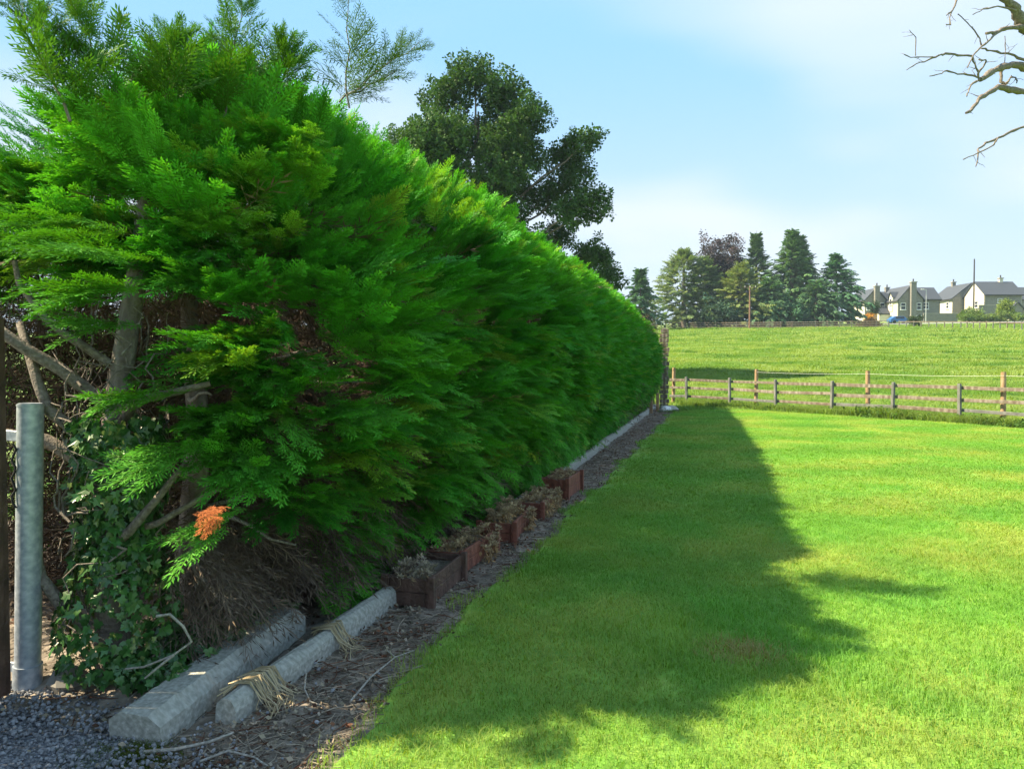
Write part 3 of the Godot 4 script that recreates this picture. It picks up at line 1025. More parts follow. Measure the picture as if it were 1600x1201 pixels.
func field_blades() -> void:
	var f := noise(63, 0.12, 4)
	var hum := noise(41, 0.09, 3)
	var kinds := [grass_patch(11, 160, 0.5, 0.13, 0.009, 0.8), grass_patch(12, 140, 0.8, 0.18, 0.02, 0.9), grass_patch(13, 110, 1.3, 0.22, 0.04, 0.9)]
	var w := [[], [], []]
	var c := [[], [], []]
	var z := -24.0
	while z > -150.0:
		var step := lerpf(0.38, 1.05, smoothstep(-28.0, -110.0, z))
		var x := -2.0 - 0.1 * -z
		while x < 0.36 * -z + 4.0:
			var px := x + rng.randf_range(-0.6, 0.6) * step
			var pz := z + rng.randf_range(-0.6, 0.6) * step
			x += step
			if pz > lawn_end(px) - 0.1 and px > -1.7:
				continue
			if pz > -27.5 and px < -1.6:
				continue
			var k := 0 if z > -45.0 else (1 if z > -85.0 else 2)
			var a := f.get_noise_2d(px, pz * 2.0) * 1.6
			var col := Color(0.17, 0.31, 0.065).lerp(Color(0.3, 0.4, 0.12), clampf(a + 0.5 + rng.randf_range(-0.35, 0.35), 0, 1))
			if rng.randf() < 0.12:
				col = Color(0.1, 0.22, 0.045)
			var s := rng.randf_range(0.7, 1.2)
			var hy := hum.get_noise_2d(px, pz) * 0.22 * clampf((-pz - 29.0) / 10.0, 0.0, 1.0)
			w[k].append(Transform3D(Basis(Vector3.UP, rng.randf() * TAU).scaled(Vector3(s, s * rng.randf_range(0.5, 1.3), s)), Vector3(px, land(px, pz) - 0.035 + hy, pz)))
			c[k].append(col)
		z -= step
	var t := thing("field_grass", "rough pasture grass of the paddock beyond the rail fence", "grass")
	t.set_meta("kind", "stuff")
	for k in 3:
		mass("tufts", kinds[k], M.grass, w[k], c[k], t)
	# longer weeds left uncut along the foot of the near fence
	var lk := [leaf_ball(71, 34, 0.13, 0.07, 0.3), grass_patch(72, 70, 0.12, 0.2, 0.004, 0.6)]
	var lw := [[], []]
	var lc := [[], []]
	for i in 1500:
		var x := rng.randf_range(-1.6, 12.0)
		var zz := fence_z(x) + rng.randf_range(-0.5, 0.95)
		var k := 0 if rng.randf() < 0.3 + 0.3 * sin(x * 1.9) else 1
		var s := rng.randf_range(0.5, 1.3) * (1.0 + 0.5 * exp(-pow((x - 4.4) / 0.8, 2.0)))
		lw[k].append(Transform3D(Basis(Vector3.UP, rng.randf() * TAU).scaled(Vector3.ONE * s), Vector3(x, land(x, zz) + (0.06 * s if k == 0 else 0.0), zz)))
		var g := rng.randf_range(0.7, 1.3)
		lc[k].append(Color(0.08 * g, 0.17 * g, 0.04 * g) if k == 0 else Color(0.17 * g, 0.26 * g, 0.06 * g))
	var wd := thing("weeds", "tangle of long grass and weeds along the foot of the rail fence", "weeds")
	wd.set_meta("kind", "stuff")
	for k in 2:
		mass("weed_clumps", lk[k], M.grass, lw[k], lc[k], wd)

func twig_mesh(sd: int, length: float, r0: float) -> ArrayMesh:
	var r := RandomNumberGenerator.new()
	r.seed = sd
	var b := MB.new()
	var pts := []
	var bend := r.randf_range(-0.35, 0.35)
	for i in 5:
		var t := i / 4.0
		pts.append(Vector3(bend * sin(t * 3.0) * length * 0.5 + r.randf_range(-0.03, 0.03) * length, r0 + r.randf_range(0, 0.05) * length, (t - 0.5) * length))
	b.tube(pts, taper(5, r0, r0 * 0.5), 5)
	return b.done()

func litter() -> void:
	# sticks, chips and dry leaf scraps on the bare earth; stones on the drive
	var kinds := [twig_mesh(1, 0.16, 0.0028), twig_mesh(2, 0.28, 0.0035), twig_mesh(3, 0.1, 0.002), leaf_ball(81, 10, 0.05, 0.03, 0.3)]
	var w := [[], [], [], []]
	var c := [[], [], [], []]
	for i in 9500:
		var zz := -2.3 - 24.0 * pow(rng.randf(), 1.9)
		var x := rng.randf_range(-2.1, -1.5)
		if rng.randf() < 0.36:
			x = rng.randf_range(-3.9, -2.1)
		var k := rng.randi() % 4
		var y := 0.012 + 0.13 * smoothstep(-2.25, -3.0, x) * smoothstep(-2.75, -3.3, zz)
		var s := rng.randf_range(0.4, 1.1)
		var bs := Basis(Vector3.UP, rng.randf() * TAU) * Basis(Vector3.RIGHT, rng.randf_range(-0.12, 0.12))
		w[k].append(Transform3D(bs.scaled(Vector3.ONE * s), Vector3(x, y, zz)))
		var g := rng.randf_range(0.35, 1.35)
		c[k].append(Color(0.28 * g, 0.235 * g, 0.18 * g) if rng.randf() < 0.75 else Color(0.14 * g, 0.06 * g, 0.032 * g))
	var t := thing("twig_litter", "dead twigs and dry scraps strewn over the earth strip", "twigs")
	t.set_meta("kind", "stuff")
	for k in 4:
		mass("twigs", kinds[k], M.litter, w[k], c[k], t)
	var sk := [stone(1, 0.008), stone(2, 0.011, 0.6), stone(3, 0.006)]
	var sw := [[], [], []]
	var sc := [[], [], []]
	for i in 26000:
		var x := rng.randf_range(-4.4, -1.6)
		var zz := rng.randf_range(-3.6, -1.6)
		var edge := zz - (x + 2.0) * 0.345
		if edge < -2.5 + rng.randfn() * 0.14:
			if rng.randf() > 0.015:
				continue
		var k := rng.randi() % 3
		sw[k].append(Transform3D(Basis(rv().normalized(), rng.randf() * TAU).scaled(Vector3.ONE * rng.randf_range(0.5, 1.2)), Vector3(x, 0.03 + 0.008 * rng.randf(), zz)))
		var g := rng.randf_range(0.45, 1.5)
		sc[k].append(Color(0.2 * g, 0.205 * g, 0.22 * g))
	var st := thing("gravel", "loose grey gravel stones at the edge of the drive", "gravel")
	st.set_meta("kind", "stuff")
	for k in 3:
		mass("stones", sk[k], M.litter, sw[k], sc[k], st)
	# a few tufts of grass between the drive and the kerb
	var gk := grass_patch(91, 90, 0.1, 0.05, 0.002, 0.8)
	var gw := []
	var gc := []
	for i in 60:
		gw.append(Transform3D(Basis(Vector3.UP, rng.randf() * TAU).scaled(Vector3.ONE * rng.randf_range(0.5, 1.0)), Vector3(-2.3 + rng.randfn() * 0.14, 0.0, -2.5 + rng.randfn() * 0.06)))
		gc.append(Color(0.11, 0.15, 0.03))
	tag(mass("grass_tufts", gk, M.grass, gw, gc), "thin tufts of grass on the gravel by the kerb block", "grass", "", "stuff")
	# bigger sticks one can pick up
	var sticks := [
		["bleached forked dead branch hooked up off the ivy", [[Vector3(-2.37, 0.5, -2.78), Vector3(-2.31, 0.51, -2.79), Vector3(-2.25, 0.46, -2.8), Vector3(-2.24, 0.38, -2.84), Vector3(-2.3, 0.33, -2.8), Vector3(-2.42, 0.28, -2.76), Vector3(-2.52, 0.26, -2.76)], [Vector3(-2.3, 0.33, -2.8), Vector3(-2.33, 0.3, -2.76), Vector3(-2.4, 0.24, -2.74)]], 0.007],
		["straight pale stick lying in front of the kerb end", [[Vector3(-1.98, 0.03, -2.55), Vector3(-1.9, 0.05, -2.62), Vector3(-1.78, 0.04, -2.62), Vector3(-1.62, 0.03, -2.55)]], 0.006],
		["long curved dry stalk lying on the earth beside the lawn edge", [[Vector3(-1.95, 0.09, -3.3), Vector3(-1.9, 0.06, -3.2), Vector3(-1.84, 0.03, -3.15), Vector3(-1.75, 0.025, -3.12)]], 0.005],
		["forked twig lying against the lawn edge", [[Vector3(-1.66, 0.03, -3.2), Vector3(-1.68, 0.04, -3.45), Vector3(-1.66, 0.05, -3.7), Vector3(-1.6, 0.05, -3.82)], [Vector3(-1.66, 0.05, -3.7), Vector3(-1.75, 0.04, -3.8)]], 0.006],
		["thick weathered stick lying between the kerb end and the gravel", [[Vector3(-2.25, 0.03, -2.55), Vector3(-2.12, 0.045, -2.58), Vector3(-2.02, 0.05, -2.66), Vector3(-1.96, 0.06, -2.74)]], 0.009],
	]
	for s in sticks:
		var o := thing("dead_branch", s[0], "branch", Vector3.ZERO, 0.0, "sticks on the ground")
		for l in s[1]:
			var b := MB.new()
			b.tube(l, taper(l.size(), s[2], s[2] * 0.55), 6)
			obj("stick", b.done(), M.dry, o)
	for q in [[Vector3(-3.05, 0.06, -2.98), 0.1, "rounded mossy stone resting at the foot of the ivy trunk"], [Vector3(-2.42, 0.1, -4.9), 0.09, "pale broken rock lying on the bed before the planters"], [Vector3(-2.3, 0.06, -4.75), 0.06, "small pale rock lying on the bed beside the broken rock"]]:
		var o := obj("rock", stone(int(q[1] * 1000), q[1], 0.75), M.render_grey)
		o.position = q[0]
		tag(o, q[2], "rock", "rocks by the hedge")
	# pale rubble where the strip ends by the far posts
	for i in 9:
		var o := obj("rubble_stone", stone(300 + i, rng.randf_range(0.12, 0.26), 0.6), M.white if i % 3 == 0 else M.concrete)
		o.position = Vector3(-2.25 + rng.randf_range(-0.5, 0.7), 0.06, -26.0 + rng.randf_range(-1.0, 0.8))
		tag(o, "pale lump of rubble heaped where the hedge ends", "rubble", "rubble at the hedge end")

# ---------------------------------------------------------------- kerbs and planters
func kerbs() -> void:
	# a thick chamfered block lying loose
	var b := MB.new()
	var len := 1.3
	var n := 30
	var f := noise(95, 3.0, 3)
	var rings := []
	for i in n + 1:
		var z := len * (float(i) / n - 0.5)
		var prof := [Vector2(-0.12, -0.06), Vector2(-0.125, 0.05), Vector2(-0.075, 0.085), Vector2(0.06, 0.085), Vector2(0.115, 0.035), Vector2(0.12, -0.06)]
		var r := []
		for k in prof.size():
			var q: Vector2 = prof[k]
			var chip := 0.02 * maxf(0.0, f.get_noise_2d(z * 9.0, k * 17.0) - 0.22)
			r.append(Vector3(q.x * (1.0 - chip * 6.0) + 0.008 * f.get_noise_2d(z * 4.0, k * 9.0), q.y - chip + 0.008 * f.get_noise_2d(z * 4.0, k * 9.0 + 50.0), z))
		rings.append(r)
	for i in n:
		for k in 6:
			var k2 := (k + 1) % 6
			var q := [rings[i][k], rings[i][k2], rings[i + 1][k2], rings[i + 1][k]]
			var mid: Vector3 = (q[0] + q[2]) / 2.0
			b.poly([q[0], q[1], q[2]], Vector3(mid.x, mid.y - 0.01, 0))
			b.poly([q[0], q[2], q[3]], Vector3(mid.x, mid.y - 0.01, 0))
	b.poly(rings[0], Vector3.FORWARD)
	b.poly(rings[n], Vector3.BACK)
	var o := obj("kerb_block", b.done(), M.concrete)
	o.position = Vector3(-2.4, 0.075, -3.28)
	o.rotation = Vector3(0.03, 0.07, 0.0)
	tag(o, "thick chamfered grey concrete kerb block lying loose by the ivy", "kerb block")
	# round-topped edging, one length after another
	var z := -2.88
	var i := 0
	while z > -25.0:
		var l := 0.95
		var e := MB.new()
		var sec := []
		for k in 7:
			var an := PI * k / 6.0
			sec.append(Vector2(cos(an) * 0.055, 0.05 + sin(an) * 0.055))
		sec.append(Vector2(-0.055, -0.1))
		sec.append(Vector2(0.055, -0.1))
		var cuts := 9
		var rim := []
		for j in cuts + 1:
			var row := []
			var zz := -l / 2 + l * j / cuts
			for q in sec:
				var wear := 1.0 - 0.1 * maxf(0.0, f.get_noise_2d((zz + z) * 5.0, q.x * 60.0)) - (0.05 if j == 0 or j == cuts else 0.0)
				row.append(Vector3(q.x * wear, q.y * wear, zz))
			rim.append(row)
		for j in cuts:
			for k in sec.size():
				var k2 := (k + 1) % sec.size()
				var mid: Vector3 = (rim[j][k] + rim[j + 1][k2]) / 2.0
				e.poly([rim[j][k], rim[j][k2], rim[j + 1][k2]], Vector3(mid.x, mid.y - 0.02, 0))
				e.poly([rim[j][k], rim[j + 1][k2], rim[j + 1][k]], Vector3(mid.x, mid.y - 0.02, 0))
		var cap := []
		cap = rim[cuts]
		e.poly(cap, Vector3.BACK)
		cap = rim[0]
		e.poly(cap, Vector3.FORWARD)
		var p := obj("edging_kerb", e.done(), M.concrete)
		p.position = Vector3(-2.1 - 0.009 * i + rng.randf_range(-0.008, 0.008), 0.035 + rng.randf_range(-0.01, 0.01), z - l / 2)
		p.rotation = Vector3(rng.randf_range(-0.012, 0.012), rng.randf_range(-0.02, 0.02), rng.randf_range(-0.08, 0.08))
		var lab := "round-topped grey concrete edging length beneath the hedge"
		if i == 0:
			lab = "first round-topped edging length, its blunt end beside the kerb block"
		elif i == 1:
			lab = "round-topped edging length with straw hanging over, before the first planter"
		tag(p, lab, "edging", "edging lengths along the hedge")
		z -= l + 0.012
		i += 1
	# hanks of dry daffodil leaves hanging over the edging
	for q in [[Vector3(-2.1, 0.14, -3.12), 44, 0.22, "thick hank of straw-coloured dry leaves over the first edging length"], [Vector3(-2.1, 0.14, -3.82), 22, 0.13, "thin wisp of brown dry leaves over the edging joint"]]:
		var s := thing("dry_leaf_hank", q[3], "straw", Vector3.ZERO, 0.0, "dry leaves over the edging")
		for k in q[1]:
			var lb := MB.new()
			var dz: float = rng.randf_range(-0.5, 0.5) * q[2]
			var p: Vector3 = q[0] + Vector3(0, 0, dz)
			var out := rng.randf_range(0.07, 0.16)
			var pts := [p + Vector3(-0.07 - rng.randf() * 0.06, -0.06 + rng.randf() * 0.03, rng.randf_range(-0.1, 0.1)), p + Vector3(-0.04, -0.005, rng.randf_range(-0.02, 0.02)), p + Vector3(0.03, 0.0 + rng.randf() * 0.012, 0), p + Vector3(0.065 + rng.randf() * 0.02, -0.06, rng.randf_range(-0.02, 0.02)), p + Vector3(out, -0.115 + rng.randf() * 0.02, rng.randf_range(-0.06, 0.06)), p + Vector3(out + rng.randf() * 0.06, -0.125, rng.randf_range(-0.12, 0.12))]
			lb.tube(pts, taper(6, 0.0038, 0.002), 4, false)
			var g := rng.randf_range(0.7, 1.15)
			obj("strand", lb.done(), M.straw[k % 3], s)

func planters() -> void:
	# five trough planters of stained boards
	var spec := [
		[Vector3(-1.98, 0, -4.95), 0.72, 0.3, 0.185, 0.02, true, "dark brown empty-fronted wooden trough planter, first in the row by the edging"],
		[Vector3(-2.0, 0, -5.78), 0.86, 0.28, 0.175, -0.03, false, "long red-brown wooden trough planter touching the dark brown one"],
		[Vector3(-1.94, 0, -6.85), 0.8, 0.3, 0.175, 0.05, false, "red-brown wooden planter with the thickest dead plants spilling over"],
		[Vector3(-1.91, 0, -7.95), 0.85, 0.26, 0.165, 0.02, false, "red-brown wooden planter with tan plants hiding its long side"],
		[Vector3(-1.88, 0, -9.1), 0.8, 0.3, 0.235, -0.04, false, "tallest red-brown wooden planter, last in the row"],
	]
	var flower := [dried_head(1), dried_head(2), dried_head(3)]
	for i in spec.size():
		var q: Array = spec[i]
		var t := thing("planter_box", q[6], "planter", q[0], q[4], "wooden planters along the edging")
		var l: float = q[1]
		var w: float = q[2]
		var h: float = q[3]
		var m: Material = M.dark_wood if q[5] else M.red_wood
		for s in [-1.0, 1.0]:
			for k in 2:
				var b := MB.new()
				b.box(Vector3(0.022, h / 2 - 0.004, l), Vector3.ZERO, 0.003)
				obj("side_board", b.done(), m, t, Vector3(s * (w / 2 - 0.011), 0.015 + h * (0.25 + 0.5 * k), 0))
				var e := MB.new()
				e.box(Vector3(w - 0.05, h / 2 - 0.004, 0.02), Vector3.ZERO, 0.003)
				obj("end_board", e.done(), m, t, Vector3(0, 0.015 + h * (0.25 + 0.5 * k), s * (l / 2 - 0.02)))
		for sx in [-1.0, 1.0]:
			for sz in [-1.0, 1.0]:
				var c := MB.new()
				c.box(Vector3(0.045, h + 0.03, 0.045), Vector3.ZERO, 0.004)
				obj("corner_post", c.done(), m, t, Vector3(sx * (w / 2 + 0.013), (h + 0.03) / 2, sz * (l / 2 - 0.02)))
		var sb := MB.new()
		sb.box(Vector3(w - 0.046, 0.03, l - 0.06), Vector3.ZERO)
		obj("compost", sb.done(), M.soil, t, Vector3(0, h * 0.72, 0))
		# the dead plants that stand in it
		var lab: String = ["small dead pale sedum clump in the dark brown planter", "row of dead pale sedum in the long red-brown planter", "bushy dead sedum spilling over the planter behind the long one", "tan dead sedum hanging over the long side of its planter", "low dead sedum in the tallest planter"][i]
		var pl := thing("dried_plant", lab, "dead plant", q[0] + Vector3(0, h * 0.72, 0), q[4], "dead plants in the planters")
		var n: int = [46, 80, 120, 110, 50][i]
		var ww := [[], [], []]
		var cc := [[], [], []]
		for k in n:
			var x := rng.randf_range(-0.5, 0.5) * (w - 0.08)
			var z := rng.randf_range(-0.5, 0.5) * (l - 0.1)
			if i == 0:
				z = 0.18 + rng.randfn() * 0.09
			var y := rng.randf_range(0.05, 0.12)
			if i == 2:
				y = rng.randf_range(0.06, 0.2) * (1.0 - 0.4 * absf(z) / l)
			if (i == 3 or i == 2 or i == 1) and rng.randf() < (0.45 if i == 3 else 0.2):
				x = w / 2 + rng.randf_range(0.02, 0.07)
				y = rng.randf_range(-0.12, 0.1)
				if i != 3:
					z = absf(z) * -1.0
			var u := rng.randi() % 3
			ww[u].append(Transform3D(Basis(Vector3.UP, rng.randf() * TAU) * Basis(Vector3.RIGHT, rng.randf_range(-0.5, 0.5)), Vector3(x, y, z)).scaled_local(Vector3.ONE * rng.randf_range(0.7, 1.3)))
			var g := rng.randf_range(0.6, 1.25)
			cc[u].append(Color(0.46 * g, 0.36 * g, 0.22 * g) if i > 0 else Color(0.4 * g, 0.35 * g, 0.27 * g))
		for u in 3:
			mass("flower_heads", flower[u], M.dead, ww[u], cc[u], pl)

func dried_head(sd: int) -> ArrayMesh:
	var r := RandomNumberGenerator.new()
	r.seed = sd
	var b := MB.new()
	b.col = Color(0.7, 0.6, 0.5)
	b.tube([Vector3(0, -0.12, 0), Vector3(r.randf_range(-0.02, 0.02), -0.05, r.randf_range(-0.02, 0.02)), Vector3.ZERO], [0.002, 0.002, 0.0015], 4, false)
	for i in 34:
		var d := Vector3(r.randfn(), absf(r.randfn()) * 0.5 - 0.1, r.randfn()).normalized()
		var g := r.randf_range(0.6, 1.3)
		b.col = Color(g, g * r.randf_range(0.9, 1.05), g * r.randf_range(0.8, 1.0))
		b.kite(d * r.randf_range(0.005, 0.02), (d + Vector3(0, 0.4, 0)).normalized(), r.randf_range(0.012, 0.028), 0.0045, (Vector3.UP + Vector3(r.randf_range(-1, 1), 0, r.randf_range(-1, 1))).normalized(), 0.6)
	for i in 5:
		var an := r.randf() * TAU
		b.col = Color(0.8, 0.62, 0.4)
		b.kite(Vector3(0, -0.04 - 0.05 * r.randf(), 0), Vector3(cos(an), -0.6, sin(an)).normalized(), 0.05, 0.009, Vector3.UP)
	return b.done()

# ---------------------------------------------------------------- gate
func gate() -> void:
	var t := thing("gate_post", "galvanised round steel gate post set in the ground beside the ivy", "post", Vector3(-3.25, 0, -2.93), 0.0)
	t.rotation.z = -0.035
	var b := MB.new()
	b.tube([Vector3(0, -0.1, 0), Vector3(0, 0.4, 0), Vector3(0, 0.9, 0), Vector3(0, 1.395, 0)], [0.057, 0.057, 0.057, 0.057], 24)
	obj("tube", b.done(), M.zinc, t)
	b = MB.new()
	b.tube([Vector3(0, 1.395, 0), Vector3(0, 1.402, 0), Vector3(0, 1.408, 0)], [0.059, 0.059, 0.05], 24)
	obj("cap", b.done(), M.zinc, t)
	b = MB.new()
	b.tube([Vector3(0, 0.0, 0), Vector3(0, 0.14, 0)], [0.064, 0.064], 24)
	obj("collar", b.done(), M.zinc, t)
	b = MB.new()
	b.box(Vector3(0.1, 0.05, 0.012), Vector3(-0.09, 0.13, 0.03), 0.003)
	b.box(Vector3(0.05, 0.012, 0.06), Vector3(-0.12, 0.1, 0.04), 0.003)
	obj("bottom_hinge", b.done(), M.zinc, t)
	b = MB.new()
	b.box(Vector3(0.08, 0.05, 0.012), Vector3(-0.08, 1.25, 0.03), 0.003)
	obj("top_hinge", b.done(), M.zinc, t)
	b = MB.new()
	var ch := []
	for k in 12:
		ch.append(Vector3(-0.03 + 0.012 * sin(k * 1.9), 1.22 - 0.028 * k, 0.06 + 0.006 * cos(k * 1.9)))
	b.tube(ch, taper(12, 0.006, 0.006), 5)
	obj("chain", b.done(), M.rubber, t)
	# the gate leaf stands open towards the viewer: dark close boards on a frame
	var g := thing("timber_gate", "dark brown close-boarded timber gate hung open on the steel post", "gate", Vector3(-3.2, 0, -2.78), 0.0)
	for k in 22:
		var p := MB.new()
		p.box(Vector3(0.02, 1.72, 0.138), Vector3.ZERO, 0.003)
		obj("board", p.done(), M.dark_wood, g, Vector3(-0.012, 0.93, 0.075 + 0.142 * k))
	for y in [0.25, 0.95, 1.6]:
		var r := MB.new()
		r.box(Vector3(0.045, 0.1, 3.1), Vector3.ZERO, 0.004)
		obj("rail", r.done(), M.dark_wood, g, Vector3(-0.045, y, 1.56))
	for z in [0.02, 3.12]:
		var s := MB.new()
		s.box(Vector3(0.07, 1.76, 0.07), Vector3.ZERO, 0.005)
		obj("stile", s.done(), M.dark_wood, g, Vector3(-0.05, 0.93, z - 0.02))

# ---------------------------------------------------------------- fences
func near_fence() -> void:
	var t := thing("rail_fence", "weathered three-rail timber fence across the end of the lawn", "fence")
	var posts := []
	for x in [-1.32, 0.22, 1.7, 3.27, 4.74, 6.14, 7.6, 9.1, 10.6, 12.1]:
		posts.append(Vector3(x, land(x, fence_z(x)), fence_z(x)))
	for i in posts.size():
		var b := MB.new()
		b.box(Vector3(0.08, 1.2, 0.09), Vector3(0, 0.43, 0), 0.008)
		# a weathered sloping top
		b.box(Vector3(0.072, 0.02, 0.082), Vector3(0, 1.035, 0), 0.004)
		var o := obj("post", b.done(), M.grey_wood, t, posts[i])
		o.rotation = Vector3(rng.randf_range(-0.02, 0.02), -0.75 if i > 0 else -0.4, rng.randf_range(-0.03, 0.03))
	for i in range(-1, posts.size() - 1):
		var a: Vector3 = posts[i] if i >= 0 else Vector3(-2.0, land(-2.0, fence_z(-2.0)), fence_z(-2.0))
		var e: Vector3 = posts[i + 1]
		for k in 3:
			var y: float = [0.93, 0.62, 0.31][k]
			var pa := a + Vector3(0, y + rng.randf_range(-0.025, 0.025), 0)
			var pe := e + Vector3(0, y + rng.randf_range(-0.025, 0.025), 0)
			var d := pe - pa
			var z := d.normalized()
			var x := Vector3.UP.cross(z).normalized()
			var b := MB.new()
			b.box(Vector3(0.036, rng.randf_range(0.085, 0.11), d.length() - 0.01), Vector3.ZERO, 0.006)
			var o := obj("rail", b.done(), M.rail if k < 2 or i % 2 == 0 else M.grey_wood, t)
			# rails are nailed to the field side of the posts
			o.transform = Transform3D(Basis(x, z.cross(x), z), (pa + pe) / 2 + x * 0.08 * (1.0 if x.z < 0 else -1.0))
	# taller round stakes behind it carry a white electric wire
	var w := thing("electric_fence", "tan round stakes carrying a white wire behind the rail fence", "fence")
	var tops := []
	for p in [Vector2(-1.83, -29.75), Vector2(1.1, -28.1), Vector2(4.25, -25.35), Vector2(7.02, -22.6), Vector2(10.0, -19.7)]:
		var y := land(p.x, p.y)
		var b := MB.new()
		b.tube([Vector3(0, -0.2, 0), Vector3(0, 0.6, 0), Vector3(0, 1.34, 0), Vector3(0, 1.37, 0)], [0.066, 0.065, 0.063, 0.05], 14)
		var o := obj("stake", b.done(), M.tan_wood, w, Vector3(p.x, y, p.y))
		o.rotation = Vector3(rng.randf_range(-0.015, 0.015), 0, rng.randf_range(-0.02, 0.02))
		b = MB.new()
		b.tube([Vector3(0, 1.27, 0.06), Vector3(0, 1.27, 0.1)], [0.016, 0.012], 8)
		obj("insulator", b.done(), M.rubber, w, Vector3(p.x, y, p.y))
		tops.append(Vector3(p.x, y + 1.27, p.y + 0.09))
	for i in range(1, tops.size() - 1):
		for lift in [0.0, -0.32]:
			var b := MB.new()
			var pts := []
			for k in 7:
				var u := k / 6.0
				pts.append(tops[i].lerp(tops[i + 1], u) + Vector3(0, lift - 0.03 * sin(u * PI), 0))
			b.tube(pts, taper(7, 0.0035, 0.0035), 5)
			obj("wire", b.done(), M.wire, w)

func far_fence() -> void:
	var t := thing("paddock_fence", "distant three-rail timber fence along the top of the paddock", "fence")
	var line := [Vector2(-16, -147.5), Vector2(-10.5, -146), Vector2(11.2, -139.0), Vector2(26.0, -137.5)]
	_far_run(t, line, 1.85, 1.25, 3)
	var u := thing("verge_fence", "distant post and wire fence below the houses and shrubs", "fence")
	_far_run(u, [Vector2(27.5, -137.3), Vector2(34.4, -129.5), Vector2(39.0, -119), Vector2(46.0, -108)], 1.25, 1.15, 1)

func _far_run(t: Node3D, line: Array, step: float, h: float, rails: int) -> void:
	var pts := []
	for i in line.size() - 1:
		var a: Vector2 = line[i]
		var b: Vector2 = line[i + 1]
		var n := int(a.distance_to(b) / step)
		for k in n:
			pts.append(a.lerp(b, float(k) / n))
	pts.append(line[-1])
	var pm := MB.new()
	pm.box(Vector3(0.13, h + 0.3, 0.13), Vector3(0, h / 2 - 0.15, 0), 0.01)
	var post := pm.done()
	for i in pts.size():
		var p: Vector2 = pts[i]
		var o := obj("post", post, M.grey_wood if i % 3 else M.rail, t, Vector3(p.x, land(p.x, p.y), p.y))
		o.scale.y = rng.randf_range(0.95, 1.06)
	for i in pts.size() - 1:
		var a := Vector3(pts[i].x, land(pts[i].x, pts[i].y), pts[i].y)
		var e := Vector3(pts[i + 1].x, land(pts[i + 1].x, pts[i + 1].y), pts[i + 1].y)
		var z := (e - a).normalized()
		var x := Vector3.UP.cross(z).normalized()
		for k in rails:
			var b := MB.new()
			b.box(Vector3(0.05, 0.12, a.distance_to(e) - 0.02), Vector3.ZERO, 0.008)
			var o := obj("rail", b.done(), M.rail, t)
			o.transform = Transform3D(Basis(x, z.cross(x), z), (a + e) / 2 + Vector3(0, h - 0.16 - 0.36 * k, 0) - x * 0.095)

